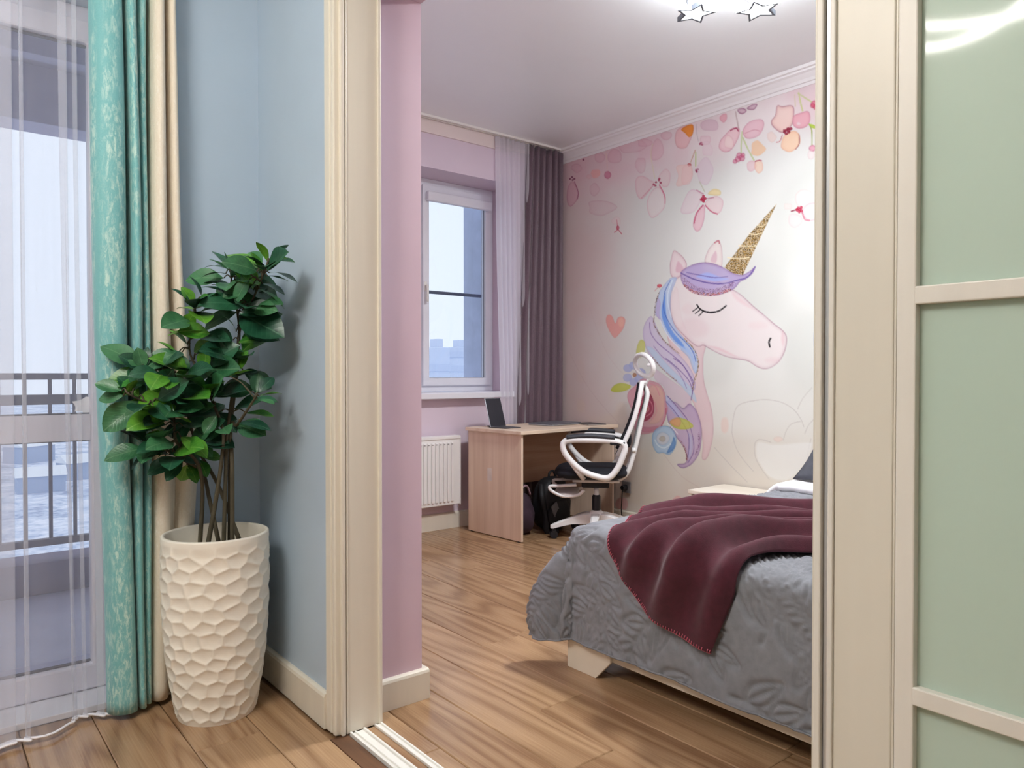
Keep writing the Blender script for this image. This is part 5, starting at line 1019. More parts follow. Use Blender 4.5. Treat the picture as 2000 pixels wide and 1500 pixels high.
 (0,[0.648,2.567,0.942,0.585,2.6,0.939],0.44,2,[0.656,2.545,0.956]),
 (0,[0.658,2.578,0.928,0.615,2.593,0.951],0.44,2,[0.656,2.54,0.944]),
 (2,[0.666,2.578,0.919,0.623,2.582,0.888],0.44,2,[0.64,2.575,0.887]),
 (0,[0.672,2.541,0.909,0.688,2.583,0.982],0.64,0,[0.672,2.531,0.904]),
 (2,[0.57,2.6,0.919,0.521,2.6,0.955],0.44,0,[0.586,2.587,0.902]),
 (2,[0.584,2.594,0.915,0.536,2.6,0.971],0.64,0,[0.586,2.587,0.902]),
 (2,[0.587,2.592,0.902,0.521,2.6,0.889],0.44,0,[0.586,2.587,0.902]),
 (2,[0.591,2.592,0.885,0.54,2.585,0.843],0.44,0,[0.592,2.585,0.901]),
 (2,[0.66,2.585,0.898,0.596,2.6,0.888],0.64,0,[0.648,2.576,0.882]),
 (2,[0.652,2.585,0.898,0.606,2.589,0.926],0.44,1,[0.64,2.575,0.887]),
 (5,[0.733,2.6,0.892,0.663,2.6,0.875],0.64,1,[0.741,2.594,0.891]),
 (5,[0.737,2.598,0.892,0.723,2.596,0.85],0.64,1,[0.741,2.594,0.891]),
 (0,[0.716,2.525,0.916,0.761,2.511,0.872],0.64,1,[0.686,2.532,0.89]),
 (5,[0.745,2.585,0.862,0.794,2.566,0.86],0.64,2,[0.751,2.592,0.869]),
 (5,[0.744,2.596,0.848,0.754,2.56,0.816],0.64,2,[0.756,2.591,0.859]),
 (0,[0.677,2.546,0.858,0.586,2.555,0.834],0.64,0,[0.7,2.533,0.875]),
 (0,[0.681,2.547,0.853,0.632,2.539,0.803],0.64,0,[0.7,2.533,0.875]),
 (2,[0.701,2.576,0.836,0.691,2.6,0.787],0.64,2,[0.706,2.58,0.842]),
 (2,[0.709,2.591,0.834,0.724,2.555,0.793],0.64,2,[0.713,2.58,0.836]),
 (2,[0.638,2.594,0.865,0.611,2.597,0.824],0.64,0,[0.648,2.576,0.882]),
 (0,[0.681,2.542,0.967,0.63,2.562,0.952],0.64,0,[0.655,2.55,0.968]),
 (5,[0.719,2.594,0.946,0.671,2.596,0.982],0.64,0,[0.718,2.589,0.959]),
 (1,[0.758,2.527,0.948,0.785,2.481,0.983],0.64,0,[0.788,2.501,0.966]),
 (0,[0.623,2.595,0.984,0.578,2.6,0.969],0.64,0,[0.654,2.561,0.993]),
 (0,[0.629,2.554,1.044,0.605,2.6,1.018],0.64,0,[0.621,2.564,1.03]),
 (5,[0.747,2.56,0.92,0.774,2.5,0.949],0.64,0,[0.727,2.592,0.93]),
 (0,[0.658,2.576,0.983,0.636,2.581,1.018],0.64,1,[0.654,2.561,0.993]),
 (1,[0.785,2.528,1.074,0.884,2.505,1.086],0.6,1,[0.76,2.533,1.071]),
 (3,[0.827,2.563,1.399,0.74,2.59,1.367],0.6,0,[0.85,2.556,1.407]),
 (3,[0.853,2.552,1.459,0.917,2.585,1.397],0.6,0,[0.837,2.543,1.476]),
 (4,[0.886,2.411,1.468,0.878,2.495,1.542],0.6,1,[0.888,2.393,1.451]),
 (0,[0.541,2.556,1.087,0.578,2.611,1.169],0.6,1,[0.532,2.543,1.068]),
 (4,[0.882,2.46,1.351,0.908,2.372,1.352],0.6,1,[0.876,2.484,1.351]),
 (0,[0.607,2.541,1.053,0.668,2.471,1.108],0.6,0,[0.593,2.557,1.04]),
 (2,[0.603,2.56,0.909,0.605,2.444,0.959],0.6,1,[0.602,2.583,0.899]),
 (1,[0.761,2.558,1.147,0.85,2.524,1.136],0.6,1,[0.737,2.567,1.15]),
 (2,[0.663,2.555,0.865,0.618,2.45,0.865],0.6,0,[0.673,2.578,0.865]),
 (1,[0.786,2.475,0.959,0.774,2.391,0.95],0.6,1,[0.789,2.5,0.962]),
 (3,[0.876,2.536,1.292,0.928,2.445,1.258],0.6,1,[0.864,2.557,1.3]),
 (0,[0.656,2.549,1.025,0.716,2.48,1.033],0.6,1,[0.64,2.568,1.023]),
 (2,[0.649,2.587,0.873,0.553,2.625,0.901],0.6,0,[0.672,2.578,0.866]),
 (5,[0.681,2.554,1.115,0.716,2.448,1.163],0.6,0,[0.674,2.576,1.105]),
 (1,[0.691,2.585,1.208,0.585,2.583,1.172],0.6,1,[0.715,2.585,1.216]),
 (4,[0.875,2.544,1.212,0.957,2.588,1.278],0.6,2,[0.857,2.535,1.197]),
 (4,[0.879,2.348,1.47,0.843,2.252,1.475],0.6,0,[0.888,2.371,1.469]),
 (4,[0.877,2.534,1.141,0.958,2.525,1.093],0.6,0,[0.855,2.536,1.153]),
 (5,[0.694,2.556,1.055,0.714,2.429,1.069],0.6,2,[0.69,2.581,1.052]),
 (1,[0.771,2.517,0.958,0.708,2.578,0.912],0.6,1,[0.787,2.501,0.97]),
 (1,[0.719,2.565,1.144,0.605,2.576,1.184],0.6,2,[0.742,2.563,1.135]),
 (3,[0.848,2.526,1.435,0.869,2.403,1.428],0.6,2,[0.844,2.551,1.436]),
 (0,[0.632,2.557,0.972,0.514,2.596,0.995],0.6,0,[0.655,2.55,0.967]),
 (2,[0.66,2.553,0.884,0.685,2.433,0.917],0.6,2,[0.655,2.576,0.877]),
 (3,[0.817,2.556,1.459,0.719,2.6,1.461],0.6,1,[0.84,2.546,1.459]),
 (5,[0.738,2.59,0.977,0.819,2.596,1.03],0.6,1,[0.717,2.589,0.963]),
 (0,[0.556,2.567,1.064,0.506,2.629,1.12],0.6,2,[0.568,2.551,1.049]),
 (3,[0.879,2.537,1.288,0.957,2.467,1.344],0.6,0,[0.863,2.552,1.276]),
 (1,[0.759,2.508,1.077,0.751,2.412,1.111],0.6,2,[0.761,2.532,1.068]),
 (1,[0.726,2.551,1.339,0.72,2.442,1.311],0.6,2,[0.728,2.575,1.345]),
 (0,[0.589,2.532,1.035,0.603,2.446,1.006],0.6,0,[0.585,2.555,1.043]),
 (0,[0.635,2.544,0.989,0.561,2.48,0.981],0.6,0,[0.654,2.56,0.991]),
 (3,[0.881,2.566,1.309,0.95,2.61,1.368],0.6,0,[0.864,2.556,1.294]),
 (5,[0.745,2.573,0.918,0.801,2.498,0.909],0.6,0,[0.73,2.593,0.92]),
 (0,[0.632,2.551,0.999,0.525,2.488,0.989],0.6,2,[0.654,2.564,1.0]),
 (5,[0.649,2.553,1.126,0.618,2.471,1.101],0.6,2,[0.657,2.575,1.133]),
 (1,[0.738,2.534,1.058,0.625,2.552,1.027],0.6,0,[0.762,2.53,1.064]),
 (4,[0.873,2.392,1.478,0.813,2.456,1.535],0.6,2,[0.888,2.377,1.464]),
 (3,[0.831,2.525,1.465,0.789,2.425,1.509],0.6,1,[0.84,2.547,1.456]),
 (1,[0.751,2.551,1.165,0.82,2.47,1.225],0.6,0,[0.737,2.568,1.152]),
 (1,[0.729,2.553,1.33,0.74,2.465,1.35],0.6,1,[0.726,2.577,1.324]),
 (0,[0.641,2.523,0.909,0.544,2.493,0.898],0.6,0,[0.665,2.53,0.911]),
 (5,[0.696,2.569,1.107,0.774,2.534,1.169],0.6,0,[0.678,2.577,1.093]),
 (3,[0.857,2.531,1.451,0.946,2.452,1.399],0.6,0,[0.839,2.546,1.461]),
 (5,[0.566,2.595,1.16,0.478,2.626,1.227],0.6,1,[0.585,2.588,1.146]),
 (1,[0.74,2.524,1.089,0.653,2.461,1.14],0.6,1,[0.758,2.537,1.079]),
 (3,[0.861,2.542,1.449,0.964,2.522,1.397],0.6,2,[0.839,2.546,1.461]),
 (5,[0.7,2.569,0.978,0.63,2.479,1.015],0.6,2,[0.715,2.588,0.971]),
 (2,[0.576,2.582,0.896,0.474,2.576,0.884],0.6,1,[0.601,2.583,0.899]),
 (4,[0.864,2.375,1.466,0.77,2.348,1.488],0.6,1,[0.888,2.381,1.461]),
 (0,[0.578,2.535,1.04,0.518,2.442,1.035],0.6,0,[0.591,2.556,1.041]),
 (5,[0.659,2.571,1.073,0.56,2.54,1.036],0.6,2,[0.681,2.578,1.082]),
 (3,[0.848,2.534,1.422,0.845,2.459,1.463],0.6,1,[0.849,2.556,1.41]),
 (1,[0.753,2.555,1.167,0.838,2.491,1.217],0.6,1,[0.735,2.569,1.157]),
 (2,[0.642,2.575,0.887,0.734,2.563,0.852],0.6,0,[0.619,2.578,0.895]),
 (3,[0.88,2.554,1.356,0.931,2.519,1.421],0.6,1,[0.866,2.564,1.339]),
 (1,[0.723,2.552,1.353,0.704,2.457,1.389],0.6,0,[0.728,2.575,1.345]),
 (3,[0.867,2.547,1.446,0.982,2.54,1.445],0.6,0,[0.842,2.549,1.446]),
 (3,[0.865,2.551,1.442,0.939,2.544,1.507],0.6,0,[0.846,2.553,1.426]),
 (5,[0.593,2.587,1.135,0.481,2.606,1.11],0.6,2,[0.617,2.582,1.14]),
 (1,[0.765,2.498,1.056,0.747,2.389,1.119],0.6,1,[0.768,2.52,1.044]),
 (1,[0.75,2.546,1.15,0.816,2.439,1.153],0.6,1,[0.738,2.567,1.15]),
 (4,[0.856,2.511,1.18,0.856,2.42,1.197],0.6,0,[0.856,2.535,1.176]),
 (1,[0.706,2.562,1.314,0.619,2.488,1.293],0.6,1,[0.725,2.577,1.318]),
 (5,[0.681,2.557,1.053,0.653,2.476,1.052],0.6,0,[0.69,2.581,1.054]),
 (4,[0.852,2.475,1.359,0.731,2.449,1.374],0.6,0,[0.877,2.481,1.356]),
 (0,[0.642,2.513,0.918,0.567,2.444,0.925],0.6,1,[0.66,2.53,0.916]),
 (5,[0.703,2.587,1.064,0.743,2.608,1.151],0.6,1,[0.693,2.582,1.042]),
 (0,[0.669,2.521,0.933,0.719,2.444,0.893],0.6,2,[0.656,2.54,0.944]),
 (3,[0.872,2.544,1.398,0.938,2.485,1.438],0.6,0,[0.855,2.56,1.388]),
 (4,[0.867,2.5,1.369,0.823,2.593,1.446],0.6,2,[0.876,2.482,1.354]),
 (0,[0.647,2.544,1.013,0.613,2.422,1.029],0.6,1,[0.653,2.568,1.009]),
 (3,[0.844,2.539,1.387,0.796,2.456,1.402],0.6,0,[0.856,2.56,1.383]),
 (5,[0.62,2.558,1.133,0.576,2.46,1.113],0.6,2,[0.63,2.58,1.138]),
 (0,[0.623,2.576,1.023,0.533,2.597,1.037],0.6,2,[0.647,2.57,1.02]),
 (4,[0.866,2.46,1.352,0.819,2.35,1.355],0.6,0,[0.876,2.483,1.352]),
 (5,[0.618,2.569,1.138,0.538,2.536,1.143],0.6,0,[0.641,2.578,1.136]),
 (4,[0.868,2.421,1.429,0.796,2.468,1.392],0.6,1,[0.887,2.408,1.438]),
 (3,[0.831,2.527,1.441,0.786,2.44,1.417],0.6,1,[0.842,2.549,1.447]),
 (4,[0.892,2.454,1.365,0.941,2.378,1.366],0.6,1,[0.878,2.475,1.365]),
 (4,[0.891,2.357,1.47,0.907,2.248,1.51],0.6,0,[0.888,2.381,1.461]),
 (4,[0.836,2.523,1.189,0.73,2.459,1.215],0.6,0,[0.857,2.535,1.183]),
 (1,[0.757,2.521,1.031,0.693,2.554,1.084],0.6,0,[0.775,2.511,1.017]),
 (5,[0.625,2.561,1.152,0.644,2.478,1.202],0.6,0,[0.62,2.582,1.14]),
 (3,[0.876,2.536,1.297,0.935,2.431,1.27],0.6,0,[0.864,2.557,1.302]),
 (1,[0.734,2.563,1.258,0.798,2.48,1.254],0.6,0,[0.718,2.583,1.258]),
 (5,[0.748,2.573,0.904,0.81,2.475,0.897],0.6,0,[0.734,2.594,0.906]),
 (2,[0.601,2.559,0.891,0.549,2.49,0.873],0.6,1,[0.616,2.579,0.896]),
]
# ---------------------------------------------------------------- bed
XE, YE, YN, ZT, RB = 2.02, 2.04, .60, .545, .06
bed = empty('bed', (3.05, 1.32, 0), 0, 'double bed with a low white wooden frame, foot end towards the door', 'bed')
BW = pm('white_bed_laminate', (232, 222, 204), .4, .02, 5)
box('foot_rail', (1.985, .58, .078), (2.005, 2.07, .26), BW, bed, .002)
for y in (.585, 2.05): box('side_rail', (2.005, y, .078), (4.12, y + .02, .26), BW, bed, .002)
box('slat_base', (2.01, .61, .2), (4.12, 2.045, .25), BW, bed, .002)
for (ya, yb, yc) in ((2.095, 1.943, 1.868), (.555, .707, .782)):
    prism('leg', [(ya, 0), (ya, .12), (yc, .12), (yc, .078), (yb, 0)], 0, 1.972, 1.985, BW, bed, .0015)
    prism('leg_return', [(1.985, 0), (2.11, 0), (2.18, .078), (2.18, .12), (1.985, .12)], 1, ya - (.016 if ya > 1 else -.004), ya - (.004 if ya > 1 else -.016), BW, bed, .0015)
for y in (.6, 2.04): box('leg', (4.05, y - .03, 0), (4.12, y + .03, .2), BW, bed, .002)
box('frame_bracket', (2.05, 1.80, .06), (2.10, 1.88, .2), BW, bed, .004)
bm = bmesh.new(); bbox(bm, (2.01, .59, .25), (4.10, 2.06, .525), .035, 4); bmobj('mattress', bm, pm('mattress_white', (232, 230, 228), .8), bed)
box('headboard', (4.12, .55, .0), (4.178, 2.10, .92), BW, bed, .008)

def bedmap(U, V):
    """U: distance from the foot edge into the bed (negative = hanging), V: y (beyond YE / YN = hanging); returns points and folds flare at corners"""
    s = np.maximum(-U, 0); ex = np.maximum(V - YE, 0); en = np.maximum(YN - V, 0); t = np.maximum(ex, en); sy = np.where(ex > 0, 1., -1.)
    rho = np.where((s > 0) & (t > 0), np.maximum(s, t), np.hypot(s, t)); m = np.maximum(s, t) + 1e-9
    ang = np.where(s >= t, (math.pi / 4) * (t / m), math.pi / 2 - (math.pi / 4) * (s / m))
    ang = np.where((s == 0) & (t == 0), 0, ang)
    corner = np.sin(2 * ang) ** 2 * ((s > 0) & (t > 0))
    fl = .045 + .015 * np.sin(V * 11) * (t == 0) + .015 * np.sin(U * 9) * (s == 0)
    fold = 1 + .25 * np.cos((ang - 1.0) * 6) - .55 * np.exp(-((ang - .42) / .13) ** 2)
    rho = rho * (1 + .10 * corner)
    q = RB * math.pi / 2; th = np.clip(rho, 0, q) / RB; ext = np.maximum(rho - q, 0)
    h = RB * np.sin(th) + ext * np.sin(np.arctan(fl * np.clip(ext / .12, 0, 1))) + corner * fold * .135 * np.sin(np.clip(ext / .40, 0, 1) * math.pi * .66); dn = RB * (1 - np.cos(th)) + ext * np.cos(np.arctan(fl)) * (1 - .07 * corner)
    X = XE + np.maximum(U, 0) - h * np.cos(ang) * (rho > 0); Y = np.clip(V, YN, YE) + sy * h * np.sin(ang)
    Z = ZT - dn + .006 * np.sin(X * 7 + Y * 5) * (rho == 0) * np.clip(U * 8, 0, 1)
    return np.stack([X, Y, Z], -1)
def gnorm(P):
    du = np.gradient(P, axis=0); dv = np.gradient(P, axis=1); n = np.cross(du, dv); n /= np.linalg.norm(n, axis=-1, keepdims=True) + 1e-9
    return n
LH = .452
# quilting: sprigs of leaves stitched into the cover, drawn as a field of distances to the stitch lines
ST_ = .006; FU0, FV0 = -LH - .05, YN - LH - .05; FN = (int((1.45 + LH + .1) / ST_), int((YE - YN + 2 * LH + .1) / ST_)); FD = np.full(FN, .030)
rq = random.Random(12)
def stamp(pts):
    for (a, b) in pts:
        i, j = (a - FU0) / ST_, (b - FV0) / ST_; i0, j0 = int(i) - 5, int(j) - 5
        if i0 < 0 or j0 < 0 or i0 + 11 > FN[0] or j0 + 11 > FN[1]: continue
        ii = (np.arange(i0, i0 + 11) - i)[:, None] * ST_; jj = (np.arange(j0, j0 + 11) - j)[None] * ST_
        w = FD[i0:i0 + 11, j0:j0 + 11]; np.minimum(w, np.hypot(ii, jj), out=w)
def qline(P, n=8):
    Q = crom([(p[0], p[1], 0) for p in P], n); out = []
    for a, b in zip(Q[:-1], Q[1:]):
        L = np.linalg.norm(b - a); k = max(1, int(L / .004))
        for i in range(k): out.append(tuple((a + (b - a) * i / k)[:2]))
    stamp(out)
def qleaf(c, ang, L, W):
    u = (math.cos(ang), math.sin(ang)); v = (-u[1], u[0])
    f = lambda x, y: (c[0] + u[0] * x + v[0] * y, c[1] + u[1] * x + v[1] * y)
    qline([f(0, 0), f(.3 * L, W), f(.65 * L, .8 * W), f(L, 0)], 6); qline([f(0, 0), f(.3 * L, -W), f(.65 * L, -.8 * W), f(L, 0)], 6); qline([f(0, 0), f(.8 * L, .0)], 3)
yy_ = FV0
rowi = 0
uu_ = -LH
while uu_ < 1.45:
    vv_ = YN - LH + (rowi % 2) * .16
    while vv_ < YE + LH:
        a = rq.uniform(-.5, .5) + (0 if (rowi % 2) else math.pi) + rq.choice((0, 1.57)); L = .34; k = rq.uniform(-1.2, 1.2)
        pts = []; p = [uu_ + rq.uniform(-.04, .04), vv_ + rq.uniform(-.04, .04)]
        for i in range(9): pts.append((p[0], p[1], a)); p[0] += math.cos(a) * L / 8; p[1] += math.sin(a) * L / 8; a += k / 8
        qline([q[:2] for q in pts], 4)
        for i in range(1, 9):
            sd = 1 if i % 2 else -1; qleaf(pts[i][:2], pts[i][2] + sd * .75, rq.uniform(.12, .17) * (1.1 - i * .05), rq.uniform(.020, .030))
        qleaf(pts[-1][:2], pts[-1][2], .12, .022)
        vv_ += .30
    uu_ += .20; rowi += 1
UA = np.concatenate([np.arange(-LH, 1.40, ST_)]); VA = np.concatenate([np.arange(YN - LH, .95, .012), np.arange(.95, YE + LH, ST_)])
UU, VV = np.meshgrid(UA, VA, indexing='ij'); P = bedmap(UU, VV); N = gnorm(P)
fi = np.clip(((UU - FU0) / ST_).astype(int), 0, FN[0] - 1); fj = np.clip(((VV - FV0) / ST_).astype(int), 0, FN[1] - 1); D = FD[fi, fj]
sgn = np.sign(N[UA.size - 40, VA.size // 2, 2]); rel = .0125 * (1 - np.exp(-(D / .0085) ** 1.6)) + .0035 * (vnoise(D.shape, (26, 30), 4) - .5) + .004 * (vnoise(D.shape, (9, 10), 5) - .5)
P = P + sgn * N * rel[..., None]
COV = pm('grey_quilt_cotton', (126, 128, 134), .82, .05, 30, bump=.12, bscale=500, sheen=.1)
cv = empty('bedspread', (2.0, 1.3, 0), 0, 'grey quilted bedspread with stitched leaf pattern draped over the bed', 'bedspread')
npmesh('quilt_cloth', P, COV, cv)
hem = [tuple(p) for p in P[:, -1][::-6]] + [tuple(p) for p in P[0, ::-4]]
tube('piped_hem', hem, .004, COV, cv, 6)
# turned down white sheet
ws = empty('white_blanket', (3.7, 1.3, .54), 0, 'white blanket edge folded over the grey bedspread by the pillow', 'blanket')
Uw = np.linspace(0, 1, 40); Vw = np.linspace(YN - .05, YE + .10, 120); P = np.zeros((40, 120, 3))
for i, u in enumerate(Uw):
    for j, v in enumerate(Vw):
        a = u * 1.9; e = .010 * math.sin(v * 34 + 2 * math.sin(v * 9)) + .006 * math.sin(v * 71)
        if u < .25: th = math.pi * (1.5 - u / .25); X = 3.372 + e + .020 * math.cos(th); Z = .572 + .020 * math.sin(th)
        else: X = 3.372 + e * (1 - u) + (u - .25) * .9; Z = .592 + .004 * math.sin(v * 23 + X * 12)
        d = max(0, v - YE + .02); Y = min(v, YE - .02) + .09 * math.sin(min(d / .09, 1.57)); Z -= .09 * (1 - math.cos(min(d / .09, 1.57)))
        P[i, j] = (X, Y, Z)
npmesh('blanket_cloth', P, pm('white_cotton', (238, 238, 242), .8, .01, 20), ws)
# pillow leaning on the headboard
pl = empty('pillow', (3.7, 1.72, .6), 0, 'dark grey quilted pillow leaning at the head of the bed', 'pillow')
def pillow(name, c, w, h, th, tilt, mat, par):
    n = 28; P = []; 
    for side in (1, -1):
        G = np.zeros((n, n, 3))
        for i in range(n):
            for j in range(n):
                a, b = 2 * i / (n - 1) - 1, 2 * j / (n - 1) - 1; k = 1 - .06 * (1 - a * a) if True else 1
                x = a * w / 2 * (1 - .07 * (1 - b * b)); y = b * h / 2 * (1 - .07 * (1 - a * a)); z = side * th / 2 * ((1 - a * a) * (1 - b * b)) ** .45
                z += side * .004 * math.sin(a * 17 + b * 5) * (1 - a * a) * (1 - b * b) + .006 * math.sin(a * 5 + b * 4)
                yl = y * math.cos(tilt) - z * math.sin(tilt); zl = y * math.sin(tilt) + z * math.cos(tilt)
                G[i, j] = (c[0] + yl, c[1] - x, c[2] + zl)
        P.append(G)
    V = np.vstack([P[0].reshape(-1, 3), P[1].reshape(-1, 3)]); F = []
    for s in (0, 1):
        for i in range(n - 1):
            for j in range(n - 1):
                q = [s * n * n + i * n + j, s * n * n + (i + 1) * n + j, s * n * n + (i + 1) * n + j + 1, s * n * n + i * n + j + 1]; F.append(q if s == 0 else q[::-1])
    o = mesh(name, V, F, mat, par, True)
    bm = bmesh.new(); bm.from_mesh(o.data); bmesh.ops.remove_doubles(bm, verts=bm.verts, dist=.0008); bm.to_mesh(o.data); bm.free()
    return o
pillow('pillow_case', (3.73, 1.70, .80), .68, .62, .16, R(40), pm('dark_grey_cotton', (74, 76, 84), .85, .06, 30, bump=.25, bscale=60), pl)
# ---------------------------------------------------------------- burgundy throw
HEM = [(.33, 2.02), (.16, 1.945), (.02, 1.885), (-.095, 1.838), (-.17, 1.765), (-.24, 1.677), (-.285, 1.54), (-.315, 1.395)]
MID = [(.75, 1.47), (.62, 1.44), (.52, 1.42), (.45, 1.39), (.40, 1.36), (.35, 1.33), (.29, 1.29), (.22, 1.235)]
END = [(1.0, .85), (.9, .83), (.82, .82), (.76, .8), (.7, .79), (.64, .77), (.58, .75), (.52, .73)]
QTR = [(.50, 1.80), (.36, 1.755), (.26, 1.71), (.17, 1.66), (.09, 1.60), (.03, 1.53), (-.04, 1.44), (-.12, 1.325)]
NA, NW_ = 150, 110
cw = [np.array(crom([(a, b, 0) for a, b in L], 16))[:, :2] for L in (HEM, QTR, MID, END)]
wi = np.linspace(0, 1, NW_); cw = [np.stack([np.interp(wi, np.linspace(0, 1, len(c)), c[:, k]) for k in (0, 1)], -1) for c in cw]
A = np.linspace(0, 1, NA); G2 = np.zeros((NA, NW_, 2))
for j in range(NW_):
    c = np.array(crom([(*cw[k][j], 0) for k in range(4)], 40))[:, :2]
    G2[:, j, 0] = np.interp(A, np.linspace(0, 1, len(c)), c[:, 0]); G2[:, j, 1] = np.interp(A, np.linspace(0, 1, len(c)), c[:, 1])
P = bedmap(G2[..., 0], G2[..., 1]); Nn = gnorm(P); sg = np.sign(Nn[NA - 10, NW_ // 2, 2])
Wg, Ag = np.meshgrid(wi, A); Wg, Ag = wi[None, :], A[:, None]
def ridge(c, w): return np.exp(-((Wg - c) / w) ** 2)
wob = .018 * np.sin(Ag * 7 + 1)
amp = np.clip(.35 + 3.2 * Ag, 0, 1.25)
hgt = 1.45 * amp * (.045 * ridge(.055 + wob * .3, .035) + .036 * ridge(.17 + wob * .5, .045) + .042 * ridge(.34 - .04 * Ag + wob, .060) + .046 * ridge(.58 + .05 * Ag - wob, .065) + .052 * ridge(.80 - .10 * (.3 - Ag) + wob, .06) + .026 * ridge(.95, .04)) \
    + .010 * np.sin(Wg * 9 + Ag * 3) * (1 - Ag) + .006 * np.sin(Wg * 31 + Ag * 17) * np.clip(Ag * 3, .3, 1) + .016
P = P + sg * Nn * hgt[..., None]
THR = pm('burgundy_fleece', (76, 29, 42), .9, .07, 40, bump=.25, bscale=400, sheen=.12)
th_ = empty('throw_blanket', (2.2, 1.5, .5), 0, 'burgundy fleece throw with pink stitched edge slipping over the bed foot', 'blanket')
o = npmesh('throw_cloth', P, THR, th_); md = o.modifiers.new('thickness', 'SOLIDIFY'); md.thickness = .006; md.offset = 0
# blanket stitch along the hem
Ns = gnorm(P) * sg; V = []; F = []; edge = [tuple(P[0, j] + Ns[0, j] * .001) for j in range(NW_)]
L_ = np.concatenate([[0], np.cumsum(np.linalg.norm(np.diff(P[0], axis=0), axis=1))])
for s in np.arange(.004, L_[-1], .0105):
    j = min(int(np.searchsorted(L_, s)), NW_ - 1)
    a = P[0, j] + Ns[0, j] * .0045; b = P[3, j] + Ns[3, j] * .0045; dirv = (b - a) / (np.linalg.norm(b - a) + 1e-9); b = a + dirv * .013
    v, f = tubeVF([a, b], .0013, 5, base=len(V)); V += v; F += f
v, f = tubeVF(edge, .0022, 5, base=len(V)); V += v; F += f
stt = mesh('edge_stitching', V, F, pm('pink_thread', (206, 104, 124), .7), th_, True); stt['kind'] = 'stuff'
# ---------------------------------------------------------------- potted plant
PC = (.79, 2.565)
pp_ = empty('potted_plant', (PC[0], PC[1], 0), 0, 'leafy artificial ficus in a tall cream planter with hammered honeycomb relief', 'potted plant')
nt, nz = 320, 190; th = np.linspace(0, 2 * math.pi, nt, endpoint=False); zz = np.linspace(0, .60, nz)
rad = np.interp(zz, [0, .012, .05, .12, .22, .34, .46, .56, .60], [.123, .129, .137, .149, .162, .170, .173, .172, .170])
rg = np.random.RandomState(5); cells = []
for r_, z in enumerate(np.arange(.0, .60, .041)):
    nn = 15
    for k in range(nn): cells.append(((k + .5 * (r_ % 2)) * 2 * math.pi / nn + rg.uniform(-.09, .09), z + rg.uniform(-.008, .008)))
cells = np.array(cells); d1_ = np.full((nt, nz), 9.); d2_ = np.full((nt, nz), 9.)
for a, z in cells:
    da = (th - a + math.pi) % (2 * math.pi) - math.pi; dd = np.hypot(da[:, None] * .165, (zz - z)[None] * 1.35)
    new_ = np.minimum(d1_, dd); d2_ = np.minimum(d2_, np.maximum(d1_, dd)); d1_ = new_
rel = np.clip(d1_ / (d2_ + 1e-6), 0, 1) ** 1.6; fade = np.clip((.585 - zz) / .03, 0, 1) * np.clip(zz / .02, 0, 1)
rr_ = rad[None] - .0065 * (1 - rel) * fade[None]
P = np.stack([PC[0] + rr_ * np.cos(th)[:, None], PC[1] + rr_ * np.sin(th)[:, None], np.broadcast_to(zz[None], rr_.shape)], -1)
POT = pm('cream_stone_resin', (240, 234, 220), .6, .02, 10, bump=.06, bscale=150)
pot = npmesh('planter', P, POT, pp_, True, True)
lathe('planter_rim', [(.170, .598), (.1695, .602), (.166, .605), (.160, .605), (.157, .600), (.155, .56), (.152, .46)], POT, pot, 96, (PC[0], PC[1], 0), cap=False)
lathe('planter_floor', [(.153, .455), (.152, .462)], POT, pot, 40, (PC[0], PC[1], 0))
lathe('planter_base', [(.121, .0), (.10, .004)], POT, pot, 40, (PC[0], PC[1], 0))
t = NT('plant_bark'); co = t.obj(); t.l(t.ramp(t.noise(t.map(co, (1, 1, .25)), 30, 4), [(.3, lin((52, 48, 34))), (.7, lin((86, 78, 58)))]), t.b.inputs['Base Color']); t.b.inputs['Roughness'].default_value = .75; t.bump(t.noise(co, 120), .3, .003); BARK = t.m
def leafmat(name, c0, c1, back):
    t = NT(name); tc = t.n('ShaderNodeTexCoord'); sp = t.n('ShaderNodeSeparateXYZ'); t.l(tc.outputs['Object'], sp.inputs[0]); oi = t.n('ShaderNodeObjectInfo')
    ay = t.math('ABSOLUTE', sp.outputs[1]); vein = t.math('SUBTRACT', 1.0, t.math('MULTIPLY', ay, 55.), True)
    side = t.math('SINE', t.math('MULTIPLY', t.math('SUBTRACT', sp.outputs[0], t.math('MULTIPLY', ay, .9)), 62.)); side = t.math('MULTIPLY', t.math('POWER', t.math('ADD', t.math('MULTIPLY', side, .5), .5), 6.), .07)
    f = t.math('ADD', t.noise(tc.outputs['Object'], 4, 3), t.math('MULTIPLY', t.math('SUBTRACT', oi.outputs['Random'], .5), .5))
    c = t.ramp(f, [(.25, lin(c0)), (.75, lin(c1))]); c = t.mix(t.math('MAXIMUM', t.math('MULTIPLY', vein, .55), side), c, lin(back))
    t.l(c, t.b.inputs['Base Color']); t.b.inputs['Roughness'].default_value = .36; t.b.inputs['Specular IOR Level'].default_value = .5
    t.b.inputs['Subsurface Weight'].default_value = 0; t.bump(side, .25, .01); return t.m
LM = [leafmat('leaf_dark', (18, 62, 44), (40, 92, 62), (84, 130, 98)), leafmat('leaf_mid', (34, 86, 52), (62, 116, 74), (112, 152, 110)), leafmat('leaf_bright', (44, 112, 34), (92, 150, 44), (150, 184, 96))]
LMESH = {}
